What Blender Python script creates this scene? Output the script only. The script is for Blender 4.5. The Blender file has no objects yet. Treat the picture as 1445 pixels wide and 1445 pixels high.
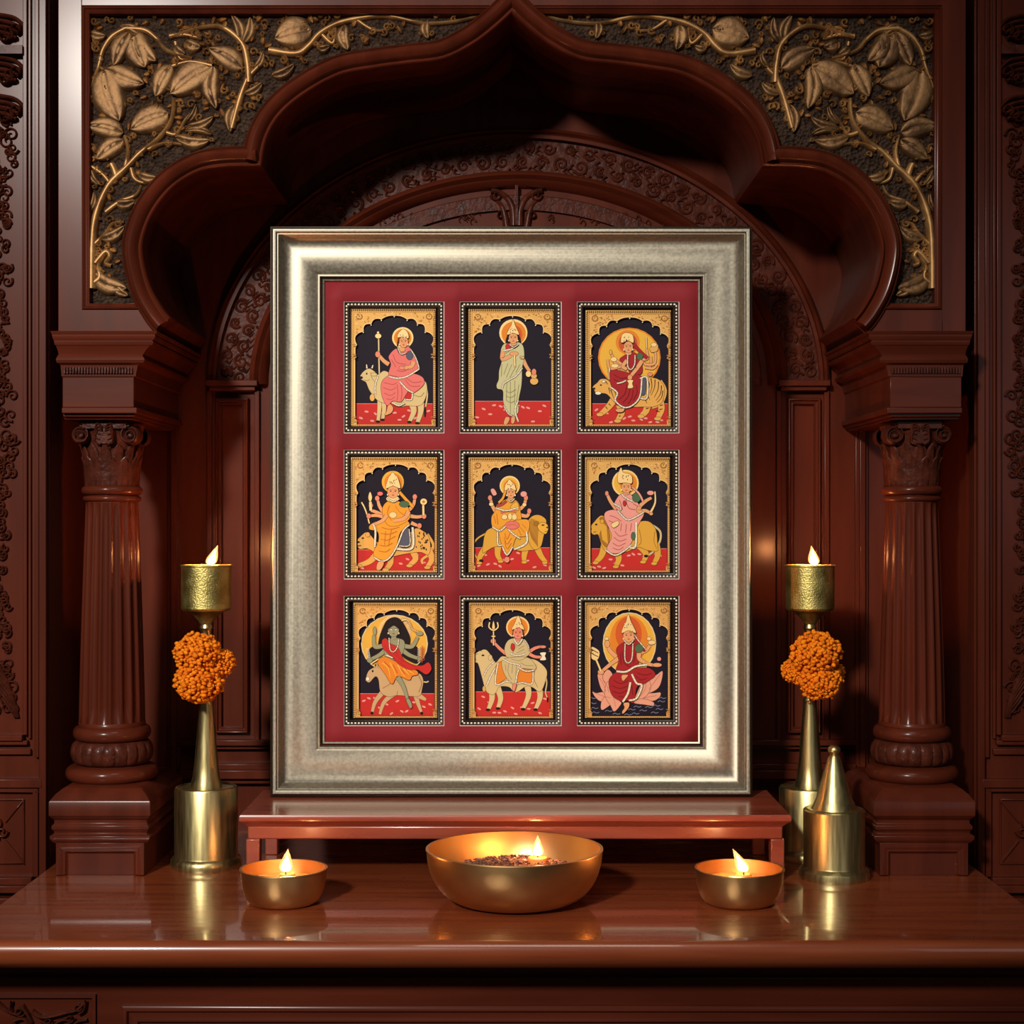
import bpy, bmesh, math, random
from math import pi, sin, cos, radians, sqrt, atan2, hypot
from mathutils import Vector, Matrix
from mathutils.geometry import tessellate_polygon

C = bpy.context.scene.collection
F = 2300.0; CX = 722.5; HY = 735.0; CZ = 1.379; TOP = 0.9
def X(px, d): return (px-CX)/F*d
def Z(py, d): return CZ+(HY-py)/F*d
def Y(d): return d-2.3

# ------------------------------------------------------------------ materials
def lin(c):
    out = []
    for v in c[:3]:
        v = v/255.0
        out.append(v/12.92 if v <= .04045 else ((v+.055)/1.055)**2.4)
    return tuple(out)+(1.0,)
MATS = {}
def nodes(name):
    m = bpy.data.materials.new(name); m.use_nodes = True
    nt = m.node_tree
    return m, nt, nt.nodes['Principled BSDF']
def flat(name, rgb, rough=.6, metal=0.0, spec=.5, coat=0.0):
    if name in MATS: return MATS[name]
    m, nt, b = nodes(name)
    b.inputs['Base Color'].default_value = lin(rgb)
    b.inputs['Roughness'].default_value = rough
    b.inputs['Metallic'].default_value = metal
    b.inputs['Specular IOR Level'].default_value = spec
    b.inputs['Coat Weight'].default_value = coat
    MATS[name] = m; return m
def noisy(name, c1, c2, scale=(1,1,1), nscale=20, detail=5, rough=(.35,.5), metal=0.0, coat=0.0, coatr=.15, bump=0.0, bscale=60, spec=.5, ramp=(.35,.65), kind='noise', bdist=.002):
    m, nt, b = nodes(name); N = nt.nodes; L = nt.links
    tc = N.new('ShaderNodeTexCoord'); mp = N.new('ShaderNodeMapping')
    mp.inputs['Scale'].default_value = scale
    L.new(tc.outputs['Object'], mp.inputs['Vector'])
    nz = N.new('ShaderNodeTexNoise'); nz.inputs['Scale'].default_value = nscale; nz.inputs['Detail'].default_value = detail
    L.new(mp.outputs[0], nz.inputs['Vector'])
    cr = N.new('ShaderNodeValToRGB')
    cr.color_ramp.elements[0].position = ramp[0]; cr.color_ramp.elements[1].position = ramp[1]
    cr.color_ramp.elements[0].color = lin(c1); cr.color_ramp.elements[1].color = lin(c2)
    L.new(nz.outputs['Fac'], cr.inputs['Fac']); L.new(cr.outputs[0], b.inputs['Base Color'])
    mr = N.new('ShaderNodeMapRange'); mr.inputs['To Min'].default_value = rough[0]; mr.inputs['To Max'].default_value = rough[1]
    mr.inputs['From Min'].default_value = .3; mr.inputs['From Max'].default_value = .7
    L.new(nz.outputs['Fac'], mr.inputs['Value']); L.new(mr.outputs[0], b.inputs['Roughness'])
    b.inputs['Metallic'].default_value = metal; b.inputs['Coat Weight'].default_value = coat
    b.inputs['Coat Roughness'].default_value = coatr; b.inputs['Specular IOR Level'].default_value = spec
    if bump:
        if kind == 'noise':
            t = N.new('ShaderNodeTexNoise'); t.inputs['Scale'].default_value = bscale; t.inputs['Detail'].default_value = 3
            o = t.outputs['Fac']
        else:
            t = N.new('ShaderNodeTexVoronoi'); t.inputs['Scale'].default_value = bscale
            o = t.outputs['Distance']
        L.new(tc.outputs['Object'], t.inputs['Vector'])
        bp = N.new('ShaderNodeBump'); bp.inputs['Strength'].default_value = bump; bp.inputs['Distance'].default_value = bdist
        L.new(o, bp.inputs['Height']); L.new(bp.outputs[0], b.inputs['Normal'])
    MATS[name] = m; return m

WOOD_V = noisy('mahogany upright', (70,27,15), (86,35,20), (6,6,.6), 5, 6, (.4,.5), coat=.27, coatr=.2, spec=.06)
WOOD_H = noisy('mahogany lengthwise', (70,27,15), (86,35,20), (.6,6,6), 5, 6, (.4,.5), coat=.27, coatr=.2, spec=.06)
WOOD_TOP = noisy('polished altar wood', (112,50,27), (136,66,35), (.7,9,9), 7, 8, (.24,.32), coat=.7, coatr=.05, ramp=(.3,.7))
WOOD_RED = noisy('reddish polished wood', (128,56,38), (146,68,46), (.7,8,8), 6, 6, (.24,.34), coat=.5, coatr=.1)
WOOD_CARVE = noisy('carved mahogany', (60,26,17), (80,36,24), (1,1,1), 60, 4, (.36,.5), coat=.12, coatr=.2, bump=.7, bscale=110, bdist=.003, spec=.1)
GROUND = noisy('stippled dark ground', (44,32,25), (66,48,36), (1,1,1), 90, 4, (.6,.8), bump=1.0, bscale=210, bdist=.006, kind='voronoi', spec=.2)
GILT = noisy('antique gilt leaf', (84,58,35), (136,102,66), (1,1,1), 34, 6, (.46,.6), metal=.75, bump=.5, bscale=150, ramp=(.34,.6), bdist=.0014)
BRONZE = noisy('dark bronze vine', (132,94,56), (190,146,92), (1,1,1), 40, 5, (.42,.56), metal=.7, bump=.25, bscale=110, bdist=.001)
BRASS = noisy('brushed brass', (184,170,118), (204,188,132), (20,20,1.5), 12, 4, (.3,.4), metal=1.0)
BRASS_H = noisy('hammered brass', (176,160,92), (204,188,116), (1,1,1), 60, 3, (.38,.48), metal=1.0, bump=.6, bscale=420, bdist=.0012)
BRASS_B = noisy('warm bowl brass', (196,154,98), (212,172,116), (1,1,1), 12, 3, (.33,.42), metal=1.0)
SILVER = noisy('champagne silver leaf', (148,142,127), (170,163,146), (1,1,1), 260, 8, (.46,.54), metal=1.0, bump=.12, bscale=400, bdist=.0005)
FRAME_DARK = flat('dark frame edge', (46,36,22), .45, .5)
MAT_RED = flat('crimson mount card', (134,34,42), .75, spec=.25)
BEVEL_W = flat('pale bevel', (248,222,208), .7)
INNER_DARK = noisy('dark miniature moulding', (26,14,10), (38,22,14), (1,1,1), 60, 3, (.42,.55), spec=.3)
BEAD = flat('silver beading', (250,240,218), .4, .1)
MARI = noisy('marigold petals', (214,108,10), (240,140,20), (1,1,1), 90, 3, (.6,.8), spec=.2)
WAX = flat('warm wax', (236,160,84), .4); WAX.node_tree.nodes['Principled BSDF'].inputs['Subsurface Weight'].default_value = .2
WICK = flat('charred wick', (30,18,12), .9)
HERB = noisy('dried herbs', (70,36,28), (150,104,84), (1,1,1), 200, 2, (.7,.9), ramp=(.4,.6))
FLOORM = noisy('dark floor boards', (48,26,18), (66,38,26), (1,8,1), 4, 5, (.4,.55))
WALLM = WOOD_V
def emis(name, rgb, s):
    m, nt, b = nodes(name)
    b.inputs['Base Color'].default_value = (0,0,0,1)
    b.inputs['Emission Color'].default_value = rgb+(1,); b.inputs['Emission Strength'].default_value = s
    return m
FLAME = emis('candle flame edge', (1.0,.36,.09), 2.6)
_n = FLAME.node_tree; _t = _n.nodes.new('ShaderNodeBsdfTransparent'); _x = _n.nodes.new('ShaderNodeMixShader'); _x.inputs[0].default_value = .45
_n.links.new(_t.outputs[0], _x.inputs[1]); _n.links.new(_n.nodes['Principled BSDF'].outputs[0], _x.inputs[2]); _n.links.new(_x.outputs[0], _n.nodes['Material Output'].inputs[0])
FLAME_CORE = emis('candle flame core', (1.0,.74,.42), 16.0)

# ------------------------------------------------------------------ mesh helper
class MB:
    def __init__(s): s.v = []; s.f = []; s.m = []
    def add(s, verts, faces, mi=0):
        o = len(s.v); s.v += [tuple(v) for v in verts]
        for f in faces: s.f.append(tuple(i+o for i in f)); s.m.append(mi)
    def box(s, x0, x1, y0, y1, z0, z1, mi=0):
        s.add([(x0,y0,z0),(x1,y0,z0),(x1,y1,z0),(x0,y1,z0),(x0,y0,z1),(x1,y0,z1),(x1,y1,z1),(x0,y1,z1)],
              [(0,3,2,1),(4,5,6,7),(0,1,5,4),(1,2,6,5),(2,3,7,6),(3,0,4,7)], mi)
    def grid(s, rows, closed_u=False, closed_v=False, mi=0):
        nu = len(rows); nv = len(rows[0]); o = len(s.v)
        for r in rows: s.v += [tuple(p) for p in r]
        for i in range(nu if closed_u else nu-1):
            for j in range(nv if closed_v else nv-1):
                a = o+i*nv+j; b = o+i*nv+(j+1)%nv; c = o+((i+1)%nu)*nv+(j+1)%nv; d = o+((i+1)%nu)*nv+j
                s.f.append((a,b,c,d)); s.m.append(mi)
    def lathe(s, cx, cy, prof, n=48, flute=None, mi=0, cap=True):
        rows = []
        for (r, z) in prof:
            row = []
            for k in range(n):
                a = 2*pi*k/n
                rr = r*(flute(a, z) if flute else 1)
                row.append((cx+rr*cos(a), cy+rr*sin(a), z))
            rows.append(row)
        o = len(s.v)
        s.grid(rows, False, True, mi)
        if cap:
            if prof[0][0] > 1e-5: s.f.append(tuple(o+k for k in range(n))[::-1]); s.m.append(mi)
            if prof[-1][0] > 1e-5: s.f.append(tuple(o+(len(prof)-1)*n+k for k in range(n))); s.m.append(mi)
    def build(s, name, mats, parent=None, sharp=35, bevel=0, fix=True):
        me = bpy.data.meshes.new(name); me.from_pydata(s.v, [], s.f)
        if not isinstance(mats, (list, tuple)): mats = [mats]
        for m in mats: me.materials.append(m)
        me.polygons.foreach_set('material_index', s.m)
        if fix:
            bm = bmesh.new(); bm.from_mesh(me)
            bmesh.ops.remove_doubles(bm, verts=bm.verts, dist=1e-6)
            bmesh.ops.recalc_face_normals(bm, faces=bm.faces)
            bm.to_mesh(me); bm.free()
        me.update(); me.shade_smooth(); me.set_sharp_from_angle(angle=radians(sharp))
        o = bpy.data.objects.new(name, me); C.objects.link(o)
        if bevel:
            b = o.modifiers.new('bevel', 'BEVEL'); b.width = bevel; b.segments = 2; b.limit_method = 'ANGLE'; b.angle_limit = radians(40)
        if parent:
            o.parent = parent; o.matrix_parent_inverse = Matrix.Translation(parent.location).inverted()
        return o
def tag(o, label=None, cat=None, group=None, kind=None):
    if label: o['label'] = label
    if cat: o['category'] = cat
    if group: o['group'] = group
    if kind: o['kind'] = kind
    return o
def empty(name, loc, label, cat, group=None):
    o = bpy.data.objects.new(name, None); C.objects.link(o); o.location = loc; o.empty_display_size = .05
    return tag(o, label, cat, group)

def catmull(pts, closed=False, n=6):
    out = []; m = len(pts)
    if m < 3: return [tuple(p) for p in pts]
    rng = range(m) if closed else range(m-1)
    for i in rng:
        p0 = pts[(i-1) % m] if (closed or i > 0) else pts[0]
        p1 = pts[i]; p2 = pts[(i+1) % m]
        p3 = pts[(i+2) % m] if (closed or i+2 < m) else pts[-1]
        for k in range(n):
            t = k/n
            out.append(tuple(.5*((2*p1[q])+(-p0[q]+p2[q])*t+(2*p0[q]-5*p1[q]+4*p2[q]-p3[q])*t*t+(-p0[q]+3*p1[q]-3*p2[q]+p3[q])*t**3) for q in (0,1)))
    if not closed: out.append(tuple(pts[-1]))
    return out
def mitres(path, closed):
    n = len(path); res = []
    for i in range(n):
        a = path[(i-1) % n] if (closed or i > 0) else None
        b = path[i]
        c = path[(i+1) % n] if (closed or i < n-1) else None
        def nrm(p, q):
            dx, dy = q[0]-p[0], q[1]-p[1]; l = hypot(dx, dy) or 1e-9
            return (dy/l, -dx/l)
        if a is None: m = nrm(b, c)
        elif c is None: m = nrm(a, b)
        else:
            n1, n2 = nrm(a, b), nrm(b, c)
            sx, sy = n1[0]+n2[0], n1[1]+n2[1]; k = 1+n1[0]*n2[0]+n1[1]*n2[1]
            k = max(k, .25); m = (sx/k, sy/k)
        res.append(m)
    return res
def sweep(mb, path, prof, closed, mapf, side=1, mi=0):
    ms = mitres(path, closed)
    rows = []
    for p, m in zip(path, ms):
        rows.append([mapf(p[0]+side*u*m[0], p[1]+side*u*m[1], v) for (u, v) in prof])
    mb.grid(rows, closed, False, mi)
    if not closed:
        for r in (rows[0], rows[-1]):
            if len(r) > 2: mb.add(r, [tuple(range(len(r)))], mi)
def prism(mb, poly, mapf, v0, v1, mi=0):
    n = len(poly)
    tris = tessellate_polygon([[Vector((p[0], p[1], 0)) for p in poly]])
    vs = [mapf(p[0], p[1], v0) for p in poly]+[mapf(p[0], p[1], v1) for p in poly]
    fs = [tuple(t) for t in tris]+[tuple(i+n for i in t)[::-1] for t in tris]
    for i in range(n):
        j = (i+1) % n; fs.append((i, j, j+n, i+n))
    mb.add(vs, fs, mi)
def moulded(mb, x0, x1, y0, y1, prof, mi=0):
    """stack of mouldings round a rectangular plan; prof = (outward, z) from bottom to top"""
    rows = []
    for (u, z) in prof: rows.append([(x0-u, y0-u, z), (x1+u, y0-u, z), (x1+u, y1+u, z), (x0-u, y1+u, z)])
    o = len(mb.v); mb.grid(rows, False, True, mi)
    k = len(rows)-1
    mb.f.append((o, o+1, o+2, o+3)); mb.m.append(mi); mb.f.append((o+4*k, o+4*k+1, o+4*k+2, o+4*k+3)); mb.m.append(mi)
def arcp(cx, cy, r, a0, a1, n=6):
    return [(cx+r*cos(radians(a0+(a1-a0)*i/n)), cy+r*sin(radians(a0+(a1-a0)*i/n))) for i in range(n+1)]
def face_map(d):
    """(a=x, b=z, v=towards viewer) on the vertical plane at depth d"""
    return lambda a, b, v: (a, Y(d)-v, b)
def pxz(pts, d): return [(X(p[0], d), Z(p[1], d)) for p in pts]

def leaf(mb, base, tip, w, d, h=.006, bend=0.0, mi=0, lobes=0.0, nt=10, ns=8, lift=0.0):
    bx, bz = X(base[0], d), Z(base[1], d); tx, tz = X(tip[0], d), Z(tip[1], d)
    L = hypot(tx-bx, tz-bz); ux, uz = (tx-bx)/L, (tz-bz)/L; nx, nz = -uz, ux
    W = w/F*d/2
    rows = []
    for i in range(nt+1):
        t = i/nt
        wd = W*max(.03, sin(pi*t**.8)**.55)*(1+lobes*sin(t*22))
        off = bend*L*sin(pi*t)
        row = []
        for j in range(ns+1):
            s = -1+2*j/ns
            hh = h*(1-abs(s)**6)*(.6+.3*sin(pi*min(1, t*1.1+.05))+.12*s)
            hh -= h*.34*math.exp(-(s/.1)**2)*(1-t*.4)
            hh += h*.05*sin(t*26+abs(s)*6)*(1-abs(s))
            hh += lift*t
            if j in (0, ns): hh = 0
            row.append((bx+ux*L*t+nx*(wd*s+off), Y(d)-hh, bz+uz*L*t+nz*(wd*s+off)))
        rows.append(row)
    mb.grid(rows, False, False, mi)
def vine(mb, pts, w, d, h=.005, taper=.4, mi=0, px=True, n=5):
    P = catmull(pts, False, n)
    if px: P = pxz(P, d)
    ms = mitres(P, False); rows = []; W = w/F*d/2 if px else w/2; m = len(P)
    for i, (p, q) in enumerate(zip(P, ms)):
        t = i/(m-1); k = W*(1-(1-taper)*t); hk = h*(1-(1-taper)*.6*t)
        row = []
        for j in range(7):
            a = pi*j/6
            row.append((p[0]+q[0]*k*cos(a), Y(d)-hk*sin(a)+.0004, p[1]+q[1]*k*cos(a)))
        rows.append(row)
    mb.grid(rows, False, False, mi)
def spiral(cx, cy, r, turns=1.4, a0=0, sgn=1, n=14):
    return [(cx+r*(1-.85*i/n)*cos(a0+sgn*turns*2*pi*i/n), cy+r*(1-.85*i/n)*sin(a0+sgn*turns*2*pi*i/n)) for i in range(n+1)]
def inside(p, poly):
    x, y = p; c = False; n = len(poly)
    for i in range(n):
        a, b = poly[i], poly[i-1]
        if (a[1] > y) != (b[1] > y) and x < (b[0]-a[0])*(y-a[1])/(b[1]-a[1])+a[0]: c = not c
    return c
def mir(pts): return [(1445-p[0],)+tuple(p[1:]) for p in pts]

# ------------------------------------------------------------------ setting
DB = 2.52     # back wall plane
b = MB(); b.box(-1.6, 1.6, -2.9, Y(DB)+.12, -.05, 0)
tag(b.build('floor', FLOORM), kind='structure')
b = MB(); b.box(-.9, .9, Y(DB), Y(DB)+.1, 0, 2.5)
wall = tag(b.build('wall_back', WOOD_V), 'dark mahogany panelling at the back of the altar niche', kind='structure')

# back wall ornament (fixed mouldings of the wall)
def ell(cx, cy, rx, ry, a0, a1, n): return [(cx+rx*cos(radians(a0+(a1-a0)*i/n)), cy-ry*sin(radians(a0+(a1-a0)*i/n))) for i in range(n+1)]
m = face_map(DB)
b = MB()
def arch_ring(mb, rx0, ry0, rx1, ry1, prof_h, cx=731, cy=543, n=64):
    rows = []
    P = ell(cx, cy, 1, 1, 180, 0, n)
    for i in range(n+1):
        a = pi-pi*i/n; row = []
        for (t, h) in prof_h:
            rx = rx0+(rx1-rx0)*t; ry = ry0+(ry1-ry0)*t
            row.append(m(X(cx+rx*cos(a), DB), Z(cy-ry*sin(a), DB), h))
        rows.append(row)
    mb.grid(rows)
arch_ring(b, 440, 362, 424, 346, [(0,0),(.1,.012),(.35,.016),(.55,.010),(.7,.014),(1,.014),(1,.004)])
arch_ring(b, 378, 300, 352, 276, [(0,0),(.02,.014),(.3,.02),(.5,.012),(.62,.018),(.85,.012),(1,0)])
ring = tag(b.build('trim_1', WOOD_H, sharp=50), 'raised arched mouldings on the niche back wall', kind='structure')
b = MB(); arch_ring(b, 424, 346, 378, 300, [(0,.004),(1,.004)])
arch_ring(b, 344, 268, 322, 246, [(0,0),(.1,.006),(1,.006),(1,0)])
random.seed(4)
for i in range(44):
    a = radians(177-174*i/43)
    for k, rr in enumerate(((412,334,9),(392,314,9))):
        cx = 731+rr[0]*cos(a+.02*k); cy = 543-rr[1]*sin(a+.02*k)
        vine(b, spiral(cx, cy, rr[2]*random.uniform(.85,1.2), 1.5, random.uniform(0,6.3), 1 if (i+k) % 2 else -1), 6, DB, .008, .6, n=2)
for i in range(240):
    a = radians(random.uniform(2,178)); q = random.uniform(382,420)
    vine(b, [(731+q*cos(a), 543-(q-78)*sin(a)), (731+(q-5)*cos(a+.01), 543-(q-83)*sin(a+.01)), (731+(q-9)*cos(a-.012), 543-(q-87)*sin(a-.012))], 5, DB, .009, .4, n=2)
tag(b.build('trim_2', WOOD_CARVE, sharp=60), 'band of carved scrollwork round the niche back arch', kind='structure')
# tympanum crest
b = MB()
for sgn in (-1, 1):
    f = lambda x, y: (729+sgn*x, y)
    vine(b, [f(4,320), f(5,298), f(12,282), f(26,272), f(36,270)], 13, DB, .014, .6)
    vine(b, [f(14,322), f(18,300), f(24,288), f(34,280)], 11, DB, .012, .6)
    vine(b, [f(q[0],q[1]) for q in spiral(28,277,8,1.3,0)], 5, DB, .013, .6)
    vine(b, [f(q[0],q[1]) for q in spiral(22,305,8,1.3,2)], 4, DB, .01, .6)
    for t in range(26):
        x = random.uniform(44,230); y = 300+random.uniform(-5,14)+max(0,(x-60))*.08
        vine(b, [f(x,y), f(x+4,y-5), f(x+8,y), f(x+6,y+4)], 3.5, DB, .004, .5, n=2)
b.box(X(727,DB), X(731,DB), Y(DB)-.016, Y(DB)+.001, Z(320,DB), Z(264,DB))
vine(b, [(690,266),(729,262),(768,266)], 6, DB, .012, 1)
tag(b.build('trim_3', WOOD_CARVE, sharp=60), 'carved crest at the top of the back panel above the picture', kind='structure')
# back wall pilaster panels and ledges
def panel_frame(mb, x0, y0, x1, y1, d, w=8, h=.008, mi=0, mp=None):
    """sunk panel border, given in photograph pixels at depth d"""
    mp = mp or face_map(d); s = d/F
    path = pxz([(x0,y1),(x0,y0),(x1,y0),(x1,y1)], d)
    k = w*s
    sweep(mb, path, [(0,-.001),(0,h*.6),(k*.15,h),(k*.35,h),(k*.45,h*.6),(k*.75,h*.45),(k*.85,h*.7),(k,h*.5),(k,-.001)], True, mp, 1, mi)
for n_, (xo, fl) in enumerate(((0, lambda x: x), (1, lambda x: 1462-x))):
    b = MB()
    def R(xa, xb): 
        a, c = fl(xa), fl(xb); return (min(a,c), max(a,c))
    for (xa, xb, ya, yb, h) in ((294,366,538,546,.022),(298,362,546,552,.016),(293,300,552,1046,.008),(360,367,552,1046,.008)):
        x0, x1 = R(xa, xb); b.box(X(x0,DB), X(x1,DB), Y(DB)-h, Y(DB)+.001, Z(yb,DB), Z(ya,DB))
    x0, x1 = R(305, 352); panel_frame(b, x0, 562, x1, 1034, DB, 9, .012)
    x0, x1 = R(238, 256)
    b.box(X(x0,DB), X(x1,DB), Y(DB)-.006, Y(DB)+.001, TOP, Z(500,DB))
    x0, x1 = R(243, 251)
    b.box(X(x0,DB), X(x1,DB), Y(DB)-.013, Y(DB)+.001, TOP, Z(500,DB))
    for (ya, yb, h) in ((1042,1050,.02),(1050,1056,.012),(1076,1084,.016),(1084,1096,.024),(1096,1104,.014)):
        x0, x1 = R(257, 420); b.box(X(x0,DB), X(x1,DB), Y(DB)-h, Y(DB)+.001, Z(yb,DB), Z(ya,DB))
    o = b.build('trim_%d' % (4+n_), WOOD_V, bevel=.0012)
    tag(o, 'tall narrow sunk panel with ledges on the back wall, %s of the picture' % ('left','right')[n_], kind='structure')
    b = MB()
    x0, x1 = R(298, 364)
    vs = [(297,560),(297,700),(297,860),(297,1000)]

# side walls
DS = 2.30
XS = .6525
for n_, sgn in ((0, -1), (1, 1)):
    side = ('left', 'right')[n_]
    def PX(x): return x if sgn < 0 else 1445-x
    b = MB()
    x0, x1 = (-1.2, -XS) if sgn < 0 else (XS, 1.2)
    b.box(x0, x1, Y(DS), Y(DB), 0, 2.5)
    w = tag(b.build('wall_'+side, WOOD_V, bevel=.001), 'mahogany wall panelling on the %s of the altar niche' % side, kind='structure')
    mp = face_map(DS); b = MB()
    def bx(xa, xb, ya, yb, h, mb=b):
        a, c = X(PX(xa), DS), X(PX(xb), DS)
        mb.box(min(a,c), max(a,c), Y(DS)-h, Y(DS)+.001, Z(yb,DS), Z(ya,DS))
    bx(51,57,-60,1068,.008); bx(58,68,-60,1240,.011); bx(35,41,-60,1036,.010); bx(41,45,-60,1042,.005)
    bx(-120,35,1036,1044,.014); bx(-120,41,1044,1050,.010); bx(-120,45,1056,1064,.007)
    bx(-120,62,1098,1110,.012); bx(-120,56,1110,1116,.008)
    bx(48,56,1116,1236,.008); bx(-120,48,1236,1246,.014); bx(-120,52,1246,1256,.020); bx(-120,56,1262,1290,.026)
    # dado panel diamond lines
    for q in (((-60,1128),(34,1128)),((34,1128),(34,1218)),((-60,1218),(34,1218)),((34,1128),(8,1160)),((34,1218),(8,1186))):
        vine(b, [(PX(q[0][0]),q[0][1]), (PX((q[0][0]+q[1][0])/2),(q[0][1]+q[1][1])/2), (PX(q[1][0]),q[1][1])], 3, DS, .004, 1, n=1)
    for a0 in (0, 1.6, 3.2, 4.7):
        vine(b, [(PX(q[0]), q[1]) for q in spiral(-4+8*cos(a0), 1173+10*sin(a0), 8, 1.2, a0)], 4, DS, .008, .6, n=2)
    tag(b.build('trim_%d' % (6+n_), WOOD_V, bevel=.001, sharp=50), 'upright mouldings and dado rail of the %s wall panelling' % side, kind='structure')
    b = MB(); random.seed(9)
    y = 150
    while y < 1010:
        wdt = 8 if 560 < y < 700 or 930 < y < 1010 or 180<y<300 else 5
        for q in range(2):
            c = (PX(random.uniform(-12, 12 if wdt < 8 else 20)), y+random.uniform(-6,6))
            vine(b, spiral(c[0], c[1], random.uniform(6,wdt+3), 1.3, random.uniform(0,6), random.choice((-1,1))), 4, DS, .006, .5, n=2)
        y += 9
    for k in range(7):
        vine(b, [(PX(-8+k*2), 930+k*9), (PX(6+k*2), 950+k*9), (PX(20), 985+k*3), (PX(27-k), 1012)], 6, DS, .009, .5)
    for yy in (22, 82, 136):
        for k in range(4):
            vine(b, [(PX(-14), yy+k*9), (PX(8), yy+2+k*8), (PX(24), yy+6+k*9), (PX(36-4*k), yy+18+k*5)], 9, DS, .013, .6)
        for k in range(3):
            vine(b, [(PX(q[0]), q[1]) for q in spiral(8+k*9, yy+30-k*4, 9, 1.4, k)], 5, DS, .014, .6, n=2)
    bxx = (X(PX(-120),DS), X(PX(36),DS))
    b.box(min(bxx), max(bxx), Y(DS)-.016, Y(DS)+.001, Z(80,DS), Z(68,DS))
    tag(b.build('trim_%d' % (8+n_), WOOD_CARVE, sharp=60), 'carved scroll border running up the %s wall' % side, kind='structure')

# ------------------------------------------------------------------ carved arch
DA = 2.25
low = [(241,450),(229,435),(213,405),(203,365),(204,336),(219,299),(246,266),(282,244),(319,237),(370,236)]
up = [(370,236),(377,199),(395,166),(429,136),(480,108),(530,98),(574,92),(627,85),(671,63),(702,39),(722.5,20)]
lo_s = catmull(low, False, 5); up_s = catmull(up, False, 5)
left_line = lo_s[:-1]+up_s            # from bottom left up to apex
full = left_line+mir(left_line)[::-1][1:]
arch = empty('carved_arch', (0, Y(2.38), Z(468, DA)), 'mahogany cusped arch panel with gilded leaf carving spanning the two columns', 'carved arch')
fm = face_map(DA)
H0 = Z(-70, DA)
outer = pxz([(1363,468),(1363,-70),(82,-70),(82,468),(222,468)], DA)
poly = outer+pxz(full, DA)+pxz([(1223,468)], DA)
b = MB(); prism(b, poly, lambda a, c, v: (a, v, c), Y(DA)+.016, Y(DB)-.003)
b.build('arch_slab', WOOD_V, arch, sharp=30)
# border rails (stiles, bottom rails, top rail)
b = MB()
def rail(xa, xb, ya, yb, h=.0):
    a, c = X(xa, DA), X(xb, DA); b.box(min(a,c), max(a,c), Y(DA)-h, Y(DA)+.018, Z(yb,DA), Z(ya,DA))
rail(82,115,-70,468); rail(1330,1363,-70,468); rail(115,1330,-70,8)
for mm in (lambda p: p, mir):
    pl = mm([(115,468),(115,437),(201,437),(214,450),(222,468)])
    b2 = pxz(pl, DA); prism(b, b2, lambda a, c, v: (a, v, c), Y(DA), Y(DA)+.018)
b.build('border_rail', WOOD_V, arch, bevel=.0008)
# inner moulding framing the carved field
b = MB()
for mm, sd in ((lambda p: p, 1), (mir, -1)):
    path = pxz(mm([(204,436),(117,436),(117,10),(700,10)]), DA)
    s = DA/F
    sweep(b, path, [(0,-.016),(0,.003),(2*s,.004),(3*s,.001),(5.5*s,.0),(6.5*s,-.002),(8*s,-.003),(9*s,-.016)], False, fm, sd)
b.build('panel_moulding', WOOD_V, arch, sharp=50)
# cusped moulding along the opening
b = MB(); s = DA/F
prof = [(-1*s,-.03),(-1*s,.004),(0,.007),(1.5*s,.009),(3.2*s,.008),(4*s,.004),(6*s,.003),(9*s,.009),(13*s,.0145),(18*s,.016),(22*s,.013),(25*s,.006),(26*s,.003),(28*s,.005),(30*s,.002),(30.5*s,-.016)]
base = pxz(full, DA); ms = mitres(base, False)
# constrain widths: outward is away from the opening
sgnm = 1
t0 = (base[20][0]+ms[20][0]*.01, base[20][1]+ms[20][1]*.01)
if inside(t0, base+[(X(1204,DA),Z(900,DA)),(X(241,DA),Z(900,DA))]): sgnm = -1
sweep(b, base, prof, False, fm, sgnm)
b.build('arch_moulding', WOOD_V, arch, sharp=50)
offl = [(p[0]+sgnm*31*s*q[0], p[1]+sgnm*31*s*q[1]) for p, q in zip(base, ms)]
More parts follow.
